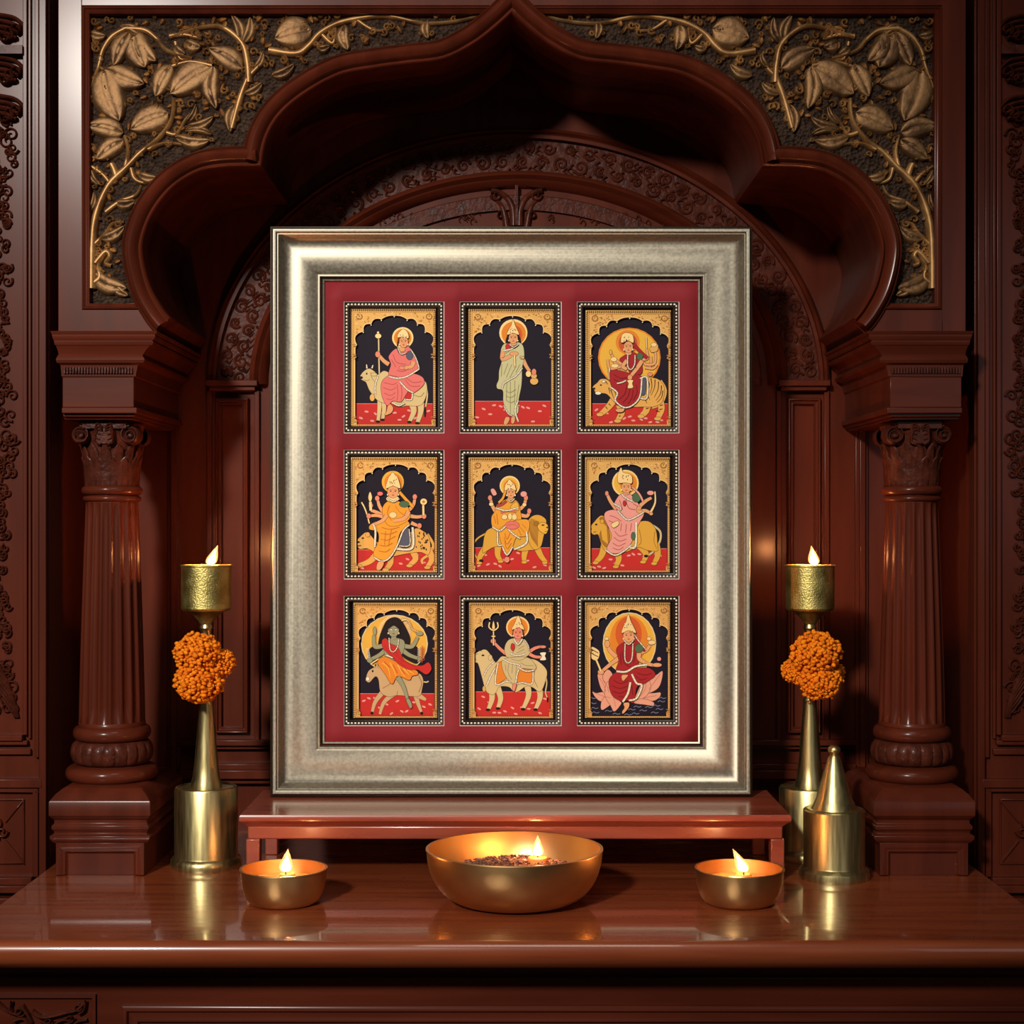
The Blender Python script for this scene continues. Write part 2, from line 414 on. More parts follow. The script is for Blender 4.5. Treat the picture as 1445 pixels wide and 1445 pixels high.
# ground of the spandrels with small carving
DC = DA+.016
half = offl[:len(left_line)]
spand = [(X(124,DA),Z(430,DA)),(X(124,DA),Z(17,DA)),(X(690,DA),Z(17,DA))]+[p for p in half[::-1] if Z(430,DA) < p[1] < Z(17,DA)]
VINES = [([(131,408),(132,340),(138,300),(155,262),(180,237),(200,216),(225,196),(243,170),(246,140)],8,.011,.5),
 ([(182,40),(160,52),(146,72),(140,95),(127,130)],6,.008,.5),([(178,42),(205,44),(222,56),(238,73),(272,84)],6,.009,.6),
 ([(352,118),(350,90),(342,62),(315,40),(285,40),(240,54)],7,.010,.5),([(352,108),(340,138),(328,182)],7,.009,.8),
 ([(350,110),(362,98),(370,88),(368,74)],5,.007,.5),([(380,72),(418,77),(436,66),(452,48),(480,33),(520,25),(550,24),(600,34),(650,30),(682,20)],7,.009,.45),
 ([(158,262),(145,246),(124,232)],5,.007,.6),([(166,252),(162,240),(158,232)],7,.009,.8),([(178,236),(182,214),(177,192)],5,.008,.7),
 ([(210,212),(234,203),(266,206)],5,.008,.5),([(236,188),(250,190),(262,170),(274,158)],4.5,.007,.5),([(150,300),(170,285),(192,276),(200,262)],5,.007,.5),
 ([(186,238),(190,252),(200,258),(214,258)],5,.007,.6),([(135,345),(150,330),(160,316),(176,314)],5,.008,.5),([(136,372),(150,356),(156,362),(150,372),(158,376)],6,.009,.6),
 ([(133,400),(142,392),(140,376),(146,362)],6,.009,.6),([(240,52),(262,50),(285,56)],5,.007,.6),([(300,94),(270,88),(244,94)],5,.007,.7),
 ([(248,60),(255,84),(272,82)],4,.006,.7),([(455,50),(470,62),(474,40)],4,.006,.7),([(505,30),(530,44),(560,40)],4,.006,.5)]
LEAVES = [((183,46),(162,94),25),((188,46),(206,97),36),((194,50),(221,88),24),((146,98),(170,172),42),((152,98),(205,120),30),((175,188),(125,178),28),((175,198),(138,226),25),
 ((238,160),(186,184),36),((242,92),(221,138),26),((300,93),(242,134),40),((302,95),(306,155),23),((343,97),(296,70),28),((440,42),(389,56),42),
 ((346,134),(371,118),14),((384,108),(416,92),16),((332,148),(326,188),16),((196,247),(222,252),15),((164,288),(192,284),16),((143,338),(177,320),17),
 ((132,388),(180,408),24),((264,180),(302,166),15),((248,194),(297,199),18),((262,60),(284,68),18),((246,66),(262,78),14),((340,62),(328,22),16),((344,62),(354,26),15),
 ((486,36),(491,72),20),((602,30),(604,56),14),((448,70),(466,66),12),((360,98),(372,74),10),((200,50),(170,38),12),((128,48),(150,52),14),((126,300),(134,272),9),((128,240),(142,262),10),
 ((262,176),(278,148),10),((300,190),(262,186),10),((160,400),(182,418),14)]
for n_, mm, side in ((0, lambda p: p, 'left'), (1, mir, 'right')):
    reg = spand if n_ == 0 else [(2*X(722.5,DA)-p[0], p[1]) for p in spand]
    g = MB(); gp = [(p[0], p[1]) for p in reg]
    prism(g, gp, lambda a, c, v: (a, Y(DC)-v, c), .0006, -.004)
    random.seed(12)
    cnt = 0
    tries = 0
    while cnt < 330 and tries < 12000:
        tries += 1
        p = (random.uniform(126,690), random.uniform(19,428))
        if not (inside((X(p[0],DA), Z(p[1],DA)), spand) and inside((X(p[0]+5,DA), Z(p[1]+6,DA)), spand) and inside((X(p[0]-5,DA), Z(p[1]+8,DA)), spand)): continue
        if cnt % 2:
            pts = spiral(p[0], p[1], random.uniform(3.5,7), 1.1, random.uniform(0,6.3), random.choice((-1,1)), 8)
            vine(g, mm(pts), random.uniform(3.4,5), DC, .008, .7, n=1, mi=1)
        else:
            a = random.uniform(0,6.3); l = random.uniform(7,15)
            q = mm([p, (p[0]+l*cos(a), p[1]+l*sin(a))])
            leaf(g, q[0], q[1], random.uniform(6,10), DC, .008, nt=5, ns=4, mi=1)
        cnt += 1
    car = g.build('vine_carving', [GROUND, BRONZE], arch, sharp=60)
    tag(car, 'stippled dark ground of the %s spandrel with bronze scrolls' % side)
    v = MB()
    for (pts, w_, h_, tp) in VINES: vine(v, mm(pts), w_*1.7, DC, h_*1.1, tp)
    vo = v.build('vine_stem', BRONZE, car, sharp=60, fix=True)
    for (bp_, tp_, w_) in LEAVES:
        q = mm([bp_, tp_]); lm = MB(); big = w_ > 20
        leaf(lm, q[0], q[1], w_*1.2, DC-.001, .0065 if big else .007, mi=0, lift=.004 if big else .002, nt=14, ns=12 if big else 8, bend=(.06 if n_ else -.06)*(1 if w_ > 24 else 2))
        lm.build('gilded_leaf', GILT, car, sharp=70)

# ------------------------------------------------------------------ columns
def column(sgn, label):
    side = sgn
    x0 = sgn*.5605; yc = Y(2.285); d = 2.285
    r = empty('column', (x0, yc, TOP), label, 'column', 'columns either side of the niche')
    zz = lambda py, dd=d: Z(py, dd)
    # plinth
    b = MB(); hw = .0655; xp = sgn*.5555; y0, y1 = Y(2.197), Y(2.40); dp = 2.195
    moulded(b, xp-hw+.006, xp+hw-.006, y0+.006, y1, [(.0,TOP),(.0,zz(1193,dp)),(.005,zz(1189,dp)),(.008,zz(1184,dp)),(.008,zz(1180,dp)),(.003,zz(1177,dp)),(.004,zz(1173,dp)),(.006,zz(1171,dp)),(.006,zz(1166,dp)),(.003,zz(1163,dp)),(.003,zz(1158,dp)),(.006,zz(1155,dp)),(.009,zz(1151,dp)),(.009,zz(1132,dp)),(.007,zz(1129,dp)),(.002,zz(1122,dp)),(-.006,zz(1115,dp)),(-.010,zz(1113,dp))])
    # front sunk panel
    sc = dp/F; mp = lambda a, c, v: (a, y0+.006-v, c)
    a0, a1 = xp-hw+.006, xp+hw-.006
    sweep(b, [(a0,TOP+.001),(a0,zz(1190,dp)),(a1,zz(1190,dp)),(a1,TOP+.001)], [(0,-.001),(0,.006),(.006,.006),(.009,.004),(.012,.004),(.014,.001),(.017,-.001)], False, mp, 1)
    b.build('plinth', WOOD_V, r, bevel=.0006)
    b = MB()
    T = zz(1113, dp)
    zt = T-.001
    pr = [(.052,zt)]+arcp(0,0,1,-90,90,8)
    def torus(z0, z1, rin, bulge): 
        zc = (z0+z1)/2; hh = (z1-z0)/2
        return [(rin+bulge*cos(t), zc+hh*sin(t)) for t in [radians(-90+180*i/10) for i in range(11)]]
    za, zb_, zc_, zd_ = zt, zt+.021, zt+.056, zt+.078
    prof = torus(za, zb_, .054, .0095)+[(.052, zb_+.001)]
    b.lathe(x0, yc, prof, 64); b.build('lower_ring', WOOD_H, r, sharp=50)
    b = MB()
    def gad(a, z): return 1+.035*abs(sin(a*10))**.5-.02
    prof = [(.05,zb_)]+torus(zb_+.002, zc_, .046, .0105)+[(.047,zc_)]
    b.lathe(x0, yc, prof, 320, flute=lambda a, z: 1+.05*(abs(sin(a*10))**.6-.8)*max(0, 1-((z-(zb_+zc_)/2)/(.0165))**2)**.5)
    b.build('carved_collar', WOOD_CARVE, r, sharp=60)
    b = MB(); b.lathe(x0, yc, torus(zc_, zd_-.002, .045, .0085)+[(.046,zd_-.002),(.046,zd_+.003),(.044,zd_+.005)], 64)
    b.build('upper_ring', WOOD_H, r, sharp=50)
    b = MB()
    zs0, zs1 = zd_+.003, zz(708)
    NF = 18; prof = []
    for i in range(25):
        t = i/24; rr = .0455-.0095*t**1.25; prof.append((rr, zs0+(zs1-zs0)*t))
    def fl(a, z):
        t = (z-zs0)/(zs1-zs0); e = min(1, t/.015, (1-t)/.015); e = max(0, e)
        u = (a*NF/(2*pi)) % 1; g = 0
        if .12 < u < .88: g = sin(pi*(u-.12)/.76)**.6
        return 1-.085*g*e
    b.lathe(x0, yc, prof, NF*14, flute=fl); b.build('shaft', WOOD_V, r, sharp=60)
    b = MB(); zq = zs1
    b.lathe(x0, yc, [(.036,zq-.002)]+torus(zq, zq+.008, .036, .004)+torus(zq+.009, zq+.022, .036, .006)+[(.036,zq+.023)], 64)
    b.build('neck_ring', WOOD_H, r, sharp=50)
    # capital: bell, acanthus leaves, volutes
    b = MB(); z0 = zq+.022; z1 = zz(602); hb = z1-z0
    prof = [(.0345+.004*t+.006*t**4, z0+hb*t) for t in [i/12 for i in range(13)]]
    b.lathe(x0, yc, prof, 64)
    for k in range(14):
        for lvl, (zl, hl, off) in enumerate(((0,.48,0),(.08,.62,.5))):
            a = 2*pi*(k+off)/14; rows = []
            for i in range(9):
                t = i/8; ht = z0+hb*(zl+hl*t); tt = (ht-z0)/hb
                rb = .0350+.004*tt+.006*tt**4+.0012+.0030*t**4
                wd = .0082*(1-t**5)**.5+.0002
                row = []
                for j in range(7):
                    s_ = -1+2*j/6; aa = a+s_*wd/rb
                    rr = rb+.002*(1-s_*s_)-.0015*math.exp(-(s_/.2)**2)+.001*(abs(s_) > .9)*sin(i*3)
                    row.append((x0+rr*cos(aa), yc+rr*sin(aa), ht))
                rows.append(row)
            b.grid(rows)
    b.build('capital_bell', WOOD_CARVE, r, sharp=60)
    for sx in (-1, 1):
        for sy in (-1, 1):
            b = MB(); cx, cy, cz = x0+sx*.034, yc+sy*.034, zz(614, 2.25)
            R0 = .0128
            # scroll drum with rounded spiral on the outward face
            rows = []
            for (rr, yy) in ((.002,-.005),(.0035,-.0075),(.005,-.006),(.0062,-.003),(.0075,-.004),(.0095,-.0078),(.0115,-.006),(R0,-.003),(R0,.02)):
                rows.append([(cx+rr*cos(2*pi*k/28), cy+(-sy)*-yy*1.0 if False else cy+sy*(-yy), cz+rr*sin(2*pi*k/28)) for k in range(28)])
            o_ = len(b.v); b.grid(rows, False, True)
            b.f.append(tuple(o_+k for k in range(28))); b.m.append(0)
            # roll band linking to the abacus
            pts = spiral(0, 0, R0, 1.6, pi/2, sx, 26)
            rws = []
            for i, p in enumerate(pts):
                rws.append([(cx+p[0]*(1+dr/R0), cy+sy*(.0085+dy), cz+p[1]*(1+dr/R0)) for dr, dy in ((-.001,0),(-.0006,.0022),(.0006,.0022),(.001,0))])
            b.grid(rws)
            b.build('volute', WOOD_CARVE, r, sharp=50)
    b = MB()
    yf = yc-.046
    for k in (-1, 1):
        for q in range(3):
            vine(b, [(x0+k*.002, zz(606)-.002*q), (x0+k*.009, zz(600)-.005*q), (x0+k*.012, zz(612)-.006*q), (x0+k*.005, zz(616)-.007*q)], .0034, yf+2.3, .005, .6, px=False, n=3)
    b.box(x0-.03, x0+.03, yf, yc, zz(607), zz(598)); b.box(x0-.012, x0+.012, yf-.001, yc, zz(628), zz(600))
    b.build('capital_rosette', WOOD_CARVE, r, sharp=60)
    # impost block and cornice (in plan asymmetric: steps out further to the opening)
    b = MB(); dI = 2.21; yb = Y(DB)-.003
    def imp(pa, pb, ya, yb_, dd, mb=b):
        a, c = X(pa, dd), X(pb, dd)
        if sgn > 0: a, c = -c, -a
        mb.box(a, c, Y(dd), yb, Z(yb_, dd), Z(ya, dd))
    imp(91,187,588,592,2.225); imp(89,190,583,588,2.218); imp(87,193,575,583,2.21)
    imp(88,189,532,575,2.218)
    b.build('impost_block', WOOD_H, r, bevel=.001)
    b = MB()
    a, c = X(88, 2.218), X(189, 2.218)
    if sgn > 0: a, c = -c, -a
    def pro(y_, inn, out_): return (Z(y_, 2.21), inn, out_)
    rows = []
    for (y_, inn, out_) in ((532,0,0),(530,3,1),(528,3,1),(515,6,2),(513,12,4),(512,15,6),(508,17,7),(504,15,6),(502,13,5),(500,14,4),(494,18,5),(488,24,7),(487,28,8),(483,30,9),(481,28,9),(479,31,10),(475,33,11),(473,32,11),(471,35,12),(468,36,13)):
        dd = 2.218-.0011*out_ ; z_ = Z(y_, 2.212); u = inn/F*2.21; w_ = out_/F*2.21
        xl, xr = (a-w_, c+u) if sgn < 0 else (a-u, c+w_)
        rows.append([(xl, Y(dd), z_), (xr, Y(dd), z_), (xr, yb, z_), (xl, yb, z_)])
    o_ = len(b.v); b.grid(rows, False, True); k = len(rows)-1
    b.f.append((o_,o_+1,o_+2,o_+3)); b.m.append(0); b.f.append((o_+4*k,o_+4*k+1,o_+4*k+2,o_+4*k+3)); b.m.append(0)
    b.build('cornice', WOOD_H, r, sharp=25)
    b = MB()
    for i in range(24):
        xx = 91+i*4.1
        xw = X(xx, 2.214)*(1 if sgn < 0 else -1)
        b.box(xw-.0013, xw+.0013, Y(2.214)-.0002-.0008, Y(2.214)+.003, Z(527,2.214), Z(518,2.214))
    b.build('carved_band', WOOD_CARVE, r, bevel=.0003)
    return r
column(-1, 'left fluted mahogany column with scrolled capital, on a panelled plinth')
column(1, 'right fluted mahogany column behind the brass cone vessel, on a panelled plinth')

# ------------------------------------------------------------------ altar
alt = empty('altar_table', (0, Y(2.2), 0), 'polished dark mahogany altar with rounded front edge below the picture', 'altar')
HW = .638; yfr = Y(1.858)
b = MB()
prof = [(yfr+.06, TOP-.034), (yfr+.012, TOP-.034), (yfr+.004, TOP-.031), (yfr-.004, TOP-.024), (yfr-.007, TOP-.016), (yfr-.006, TOP-.008), (yfr-.003, TOP-.0025), (yfr+.0015, TOP-.0004), (yfr+.005, TOP), (Y(DB)-.001, TOP), (Y(DB)-.001, TOP-.034)]
b.add([(-HW, y, z) for y, z in prof]+[(HW, y, z) for y, z in prof], [tuple(range(11))]+[tuple(range(21,10,-1))]+[(i, (i+1) % 11, (i+1) % 11+11, i+11) for i in range(11)])
b.build('top', WOOD_TOP, alt, sharp=50)
b = MB()
zt = TOP-.034; hx = HW-.02
def strip(y0, z0, z1, hx=hx, mb=b): mb.box(-hx, hx, y0, Y(DB)-.002, z0, z1)
strip(yfr+.020, zt-.005, zt); strip(yfr+.030, zt-.009, zt-.005); strip(yfr+.088, zt-.030, zt-.009); strip(yfr+.082, .06, zt-.030); strip(yfr+.060, 0, .06)
b.build('body', WOOD_H, alt, bevel=.0015)
b = MB(); dF = yfr+.082+2.3
mpf = face_map(dF)
sweep(b, pxz([(173,2400),(173,1418),(1560,1418),(1560,2400)], dF), [(0,-.001),(0,.004),(.003,.006),(.006,.006),(.008,.002),(.012,.0015),(.016,.004),(.019,.004),(.021,-.001)], True, mpf, 1)
b.build('front_panel_moulding', WOOD_H, alt, sharp=40)
b = MB(); sweep(b, pxz([(-60,2400),(-60,1402),(136,1402),(136,2400)], dF), [(0,-.001),(0,.004),(.004,.005),(.006,-.001)], True, mpf, 1)
b.build('corner_panel_moulding', WOOD_H, alt, sharp=40)
b = MB()
for (pts, w_) in (([(-4,1412),(10,1424),(28,1430),(34,1420)],6),([(32,1418),(40,1430),(46,1442)],7),([(46,1426),(60,1434),(78,1432),(94,1428),(110,1424),(122,1412)],7),([(20,1440),(34,1436),(46,1448)],6),
    ([(60,1440),(74,1446),(90,1438),(104,1440)],5),([(18,1412),(17,1420),(20,1428)],5),([(122,1412),(120,1424),(112,1430)],5),([(100,1450),(112,1440),(124,1438)],5)):
    vine(b, pts, w_, dF, .009, .7)
for c in ((30,1426,8),(70,1440,7),(100,1436,6),(112,1420,6)): vine(b, spiral(c[0], c[1], c[2], 1.3), 4, dF, .008, .6, n=2)
b.build('carved_swag', WOOD_CARVE, alt, sharp=60)

# ------------------------------------------------------------------ display stand
st = empty('display_stand', (0, Y(2.26), TOP), 'low reddish wooden stand on the altar carrying the large picture', 'stand')
zS = CZ-.3905
xa, xb = X(337, 2.161), X(1117, 2.161); ya, yb = Y(2.163), Y(2.365)
b = MB(); moulded(b, xa+.008, xb-.008, ya+.008, yb-.008, [(-.004,zS-.018),(-.001,zS-.0165),(.002,zS-.013),(.006,zS-.010),(.008,zS-.008),(.008,zS-.003),(.0065,zS)])
b.build('top_board', WOOD_RED, st, sharp=30)
b = MB(); moulded(b, xa+.012, xb-.012, ya+.012, yb-.012, [(-.003,zS-.044),(.001,zS-.042),(.003,zS-.039),(.001,zS-.036),(0,zS-.034),(0,zS-.024),(-.004,zS-.018)])
# hollow underside is left to the legs: apron only as rails
b = MB()
for (p, q, u, v) in ((xa+.010,xb-.010,ya+.010,ya+.026),(xa+.010,xb-.010,yb-.026,yb-.010),(xa+.010,xa+.026,ya+.026,yb-.026),(xb-.026,xb-.010,ya+.026,yb-.026)):
    b.box(p, q, u, v, zS-.034, zS-.0165)
b.build('apron', WOOD_RED, st, bevel=.002)
for (p, q) in ((xa+.008, xa+.026), (xb-.026, xb-.008)):
    b = MB(); b.box(p, q, ya+.008, ya+.028, TOP, zS-.0325); b.box(p, q, yb-.028, yb-.008, TOP, zS-.0325)
for (p, q, u, v) in ((xa+.008,xa+.026,ya+.008,ya+.028),(xb-.026,xb-.008,ya+.008,ya+.028),(xa+.008,xa+.026,yb-.028,yb-.008),(xb-.026,xb-.008,yb-.028,yb-.008)):
    b = MB(); b.box(p, q, u, v, TOP, zS-.0335); b.build('leg', WOOD_RED, st, bevel=.0015)

# ------------------------------------------------------------------ picture frame
DFp = 2.30
pic = empty('picture_frame', (0, Y(2.31), zS), 'large champagne silver picture frame holding nine small paintings on a crimson mount', 'picture frame')
fx0, fx1, fz0, fz1 = X(380, 2.3), X(1063, 2.3), zS+.0003, Z(318, 2.3)
path = [(fx0,fz0),(fx0,fz1),(fx1,fz1),(fx1,fz0)]
mf = lambda a, c, v: (a, .0-v, c)
b = MB()
main = [(.0042,.0005),(.0046,.003),(.006,.0042),(.009,.0042),(.0105,.003),(.0115,.0005),(.0125,.0005),(.0135,-.0005),(.0165,-.006),(.0185,-.0090),(.0215,-.0118),(.025,-.0136),(.029,-.0142),(.033,-.0138),(.037,-.0132),(.041,-.0130),(.045,-.0133),(.049,-.0142),(.053,-.0156),(.057,-.0174),(.0625,-.0203),(.0655,-.0222),(.0665,-.0205),(.0685,-.0205),(.0695,-.0235),(.0700,-.03)]
sweep(b, path, main, True, mf, 1); b.build('moulding', SILVER, pic, sharp=40)
b = MB()
sweep(b, path, [(.0045,.0006),(.003,-.0015),(.0015,-.002),(.0005,-.006),(0,-.010),(0,-.036),(.069,-.036),(.0697,-.03)], True, mf, 1)
tag(b.build('outer_edge', FRAME_DARK, pic, sharp=40), 'dark outer edge of the frame')
b = MB()
sweep(b, path, [(.0697,-.031),(.0705,-.0265),(.0715,-.0265),(.0720,-.0235),(.0730,-.0225),(.0750,-.0235),(.0753,-.029)], True, mf, 1)
tag(b.build('inner_slip', SILVER, pic, sharp=40), 'thin silver slip around the mount')
DM = 2.3285
# mount card with nine windows (built as strips between the windows)
cols = [(485,627),(648.5,792.5),(814,958.5)]; rws = [(425.5,611.5),(634.5,817.5),(840.5,1024.5)]
def WN(px): return X(px, DM)
b = MB()
xsn = [fx0+.068]+[v for c in cols for v in (X(c[0],DM), X(c[1],DM))]+[fx1-.068]
zsn = [fz1-.068]+[v for c in rws for v in (Z(c[0],DM), Z(c[1],DM))]+[fz0+.068]
for i in range(7):
    for j in range(7):
        if i % 2 and j % 2: continue
        xA, xB, zA, zB = xsn[i], xsn[i+1], zsn[j+1], zsn[j]
        b.add([(xA,Y(DM),zA),(xB,Y(DM),zA),(xB,Y(DM),zB),(xA,Y(DM),zB)], [(0,1,2,3)])
mo = b.build('mount_card', MAT_RED, pic)
sol = mo.modifiers.new('thick', 'SOLIDIFY'); sol.thickness = .002; sol.offset = -1
for p_ in mo.data.polygons:
    pass
b = MB(); b.box(fx0+.06, fx1-.06, Y(DM)+.0065, Y(DM)+.0085, fz0+.06, fz1-.06)
b.build('backing_board', FRAME_DARK, pic)

# ------------------------------------------------------------------ miniatures
PAL = dict(gold=(218,168,94), gold2=(176,120,58), goldl=(240,206,140), navy=(30,24,36), red=(196,48,42), pk=(226,118,110), cream=(222,202,148), dark=(38,24,22),
 skin=(226,160,108), skp=(226,138,110), org=(224,132,44), org2=(208,92,44), yel=(232,176,66), saf=(232,158,52), crim=(164,38,42), crimd=(112,24,30), pkd=(176,70,72), pkl=(232,156,142),
 sage=(198,192,142), saged=(130,124,86), tig=(226,168,84), lion=(220,164,62), liond=(170,112,40), white=(236,226,196), green=(78,108,74), grey=(88,90,104), gg=(150,150,116), ggd=(96,100,76),
 beige=(204,184,132), beiged=(140,116,76), donk=(202,166,118), donkd=(140,104,70), hair=(34,26,26), cow=(216,190,132), cowd=(158,130,80), lotus=(226,160,132), lotusd=(190,110,92), mouth=(180,50,40), line=(60,34,26), safd=(196,110,34), brk=(196,90,50), blue=(120,124,150))
def pm(c):
    return flat('paint '+c, PAL[c], .6, .2 if c in ('gold','gold2','goldl') else 0, .12)
class Paint:
    def __init__(s, x0, y0, x1, y1, W, H=1445):
        s.t = (x0, y0, (x1-x0)/W, (y1-y0)/H); s.layer = 0; s.W = W
    def w(s, x, y, d): return (X(s.t[0]+x*s.t[2], d), Z(s.t[1]+y*s.t[3], d))
class Sheet:
    def __init__(s, paint): s.p = paint; s.b = MB(); s.mats = []
    def mi(s, c):
        if c not in s.mats: s.mats.append(c)
        return s.mats.index(c)
    def fill(s, c, pts):
        s.p.layer += 1; yy = PY-.00002*s.p.layer
        P = [s.p.w(x, y, DPT) for x, y in pts]
        tr = tessellate_polygon([[Vector((p[0], p[1], 0)) for p in P]])
        s.b.add([(p[0], yy, p[1]) for p in P], [tuple(t) for t in tr], s.mi(c))
    def stroke(s, c, w, pts, n=5, taper=1.0):
        P = catmull(pts, False, n) if n > 1 else pts
        ms = mitres(P, False); s.p.layer += 1; yy = PY-.00002*s.p.layer; m_ = len(P); rows = []
        for i, (p, q) in enumerate(zip(P, ms)):
            k = w/2*(1-(1-taper)*i/(m_-1))
            l = s.p.w(p[0]+q[0]*k, p[1]+q[1]*k, DPT); r = s.p.w(p[0]-q[0]*k, p[1]-q[1]*k, DPT)
            rows.append([(l[0], yy, l[1]), (r[0], yy, r[1])])
        s.b.grid(rows, mi=s.mi(c))
    def P(s, c, txt, line='line', smooth=True, lw=7):
        v = [float(q) for q in txt.split()]; pts = list(zip(v[::2], v[1::2]))
        if smooth: pts = catmull(pts, True, 5)
        if line: s.stroke(line, lw, pts+[pts[0]], 1)
        s.fill(c, pts)
    def E(s, c, cx, cy, rx, ry, line=None, n=24):
        pts = [(cx+rx*cos(2*pi*k/n), cy+ry*sin(2*pi*k/n)) for k in range(n)]
        if line: s.stroke(line, 6, pts+[pts[0]], 1)
        s.fill(c, pts)
    def S(s, c, w, txt, line=None, taper=1.0):
        v = [float(q) for q in txt.split()]; pts = list(zip(v[::2], v[1::2]))
        if line: s.stroke(line, w+7, pts, 5, taper)
        s.stroke(c, w, pts, 5, taper)
    def hem(s, txt, w=13):
        s.S('white', w, txt, 'line')
        v = [float(q) for q in txt.split()]; P = catmull(list(zip(v[::2], v[1::2])), False, 6)
        for q in P[1::2]: s.E('line', q[0], q[1], 3.2, 3.2, n=6)
    def face(s, cx, cy, rx, ry, skin='skin', eye='dark'):
        s.E(skin, cx, cy, rx, ry, 'line')
        for k in (-1, 1):
            s.E(eye, cx+k*rx*.42, cy-ry*.1, rx*.15, ry*.08, n=10)
            s.S('line', 3.5, '%f %f %f %f %f %f' % (cx+k*rx*.2, cy-ry*.25, cx+k*rx*.42, cy-ry*.34, cx+k*rx*.68, cy-ry*.24))
        s.S('brk', 3.5, '%f %f %f %f' % (cx, cy-ry*.05, cx+rx*.04, cy+ry*.25))
        s.E('mouth', cx, cy+ry*.52, rx*.24, ry*.08, n=10)
        s.E('mouth', cx, cy-ry*.45, 3.5, 5, n=8)
        for k in (-1, 1): s.E('white', cx+k*rx*1.0, cy+ry*.45, 6, 10, n=8)
    def crown(s, txt):
        s.P('goldl', txt)
        v = [float(q) for q in txt.split()]; xs = v[::2]; ys = v[1::2]; cx = sum(xs)/len(xs); cy = sum(ys)/len(ys); w = (max(xs)-min(xs))/2; h = (max(ys)-min(ys))/2
        random.seed(int(cx))
        for k in range(12):
            s.E(random.choice(('line','white','beiged')), cx+random.uniform(-.6,.6)*w, cy+random.uniform(-.3,.75)*h, 5, 6, n=7)
    def done(s, name, parent):
        return s.b.build(name, [pm(c) for c in s.mats], parent, fix=False)
DPT = 2.3345; PY = Y(DPT)

def fig_A(P):
    a = Sheet(P); a.E('goldl',658,435,106,106); a.E('org',658,435,88,88); a.done('halo', P.o)
    a = Sheet(P)
    a.S('cream',12,'418 420 420 600 425 800','line')
    a.S('cow',14,'885 890 902 1000 886 1120','line'); a.E('hair',880,1175,12,52)
    for t in ('430 1020 425 1150 412 1265','468 1020 472 1150 456 1248'): a.S('cow',48,t,'line',.62)
    for t in ('735 1060 768 1160 725 1268','830 1040 838 1160 805 1278'): a.S('cow',74,t,'line',.45)
    a.P('cow','270 862 232 835 260 780 320 742 375 770 412 803 470 765 530 790 620 850 850 850 900 940 872 1060 820 1110 700 1110 640 1120 560 1090 480 1085 400 1050 330 960 295 880')
    for x,y in ((410,1268),(457,1250),(723,1272),(803,1283)): a.E('dark',x,y,22,12)
    a.E('dark',242,832,20,15); a.E('dark',300,792,8,10); a.S('white',14,'302 740 298 700','line',.5); a.S('white',14,'352 738 362 706','line',.5); a.E('cow',372,800,30,16,'line')
    a.S('cowd',5,'270 850 300 862 330 850'); a.S('cowd',6,'340 780 350 830 400 900'); a.hem('415 810 385 900 385 1005',12); a.E('gold',355,1030,24,35,'line')
    a.S('cowd',5,'760 1000 830 1020 870 980'); a.done('painted_animal', P.o)
    a = Sheet(P)
    a.P('red','690 960 752 975 745 1045 690 1050'); a.hem('690 1050 745 1048 755 980')
    a.P('skin','520 1090 562 1130 545 1180 482 1205 500 1160')
    a.S('skin',42,'520 700 470 665 418 605','line',.7); a.E('skp',410,600,24,30,'line'); a.E('goldl',415,418,30,24,'line'); a.E('goldl',413,384,11,11,'line')
    a.P('pk','590 545 520 620 542 700 520 805 620 832 720 805 824 742 775 620 740 550 690 512 650 560 620 590')
    a.P('pk','525 812 450 880 450 1000 500 1108 560 1062 640 1072 690 1000 720 960 770 980 865 900 855 830 760 795 640 832')
    a.E('grey',728,612,34,44,'line'); a.S('skin',44,'765 672 742 722 650 738','line',.7); a.E('skp',650,735,28,18,'line')
    for t in ('470 880 560 900 600 880','465 930 540 955 590 930','475 985 535 1010 585 980','495 1040 540 1050 580 1020','690 830 760 880 850 870','680 850 740 915 830 915','600 900 610 980 600 1060','640 900 650 980 640 1060','560 600 600 680 690 700','545 650 590 730','600 760 660 770 720 740'): a.S('pkd',5,t)
    a.hem('520 820 600 838 700 820 822 745'); a.hem('630 872 700 948 765 985'); a.hem('740 555 790 640 822 740',9); a.hem('560 1085 620 1110 680 1085')
    a.E('skin',650,550,32,26); a.face(668,478,43,56); a.crown('608 432 620 388 665 350 708 388 714 440 662 425'); a.S('hair',9,'616 445 602 520'); a.hem('610 535 642 598 694 585',9)
    a.done('painted_figure', P.o)
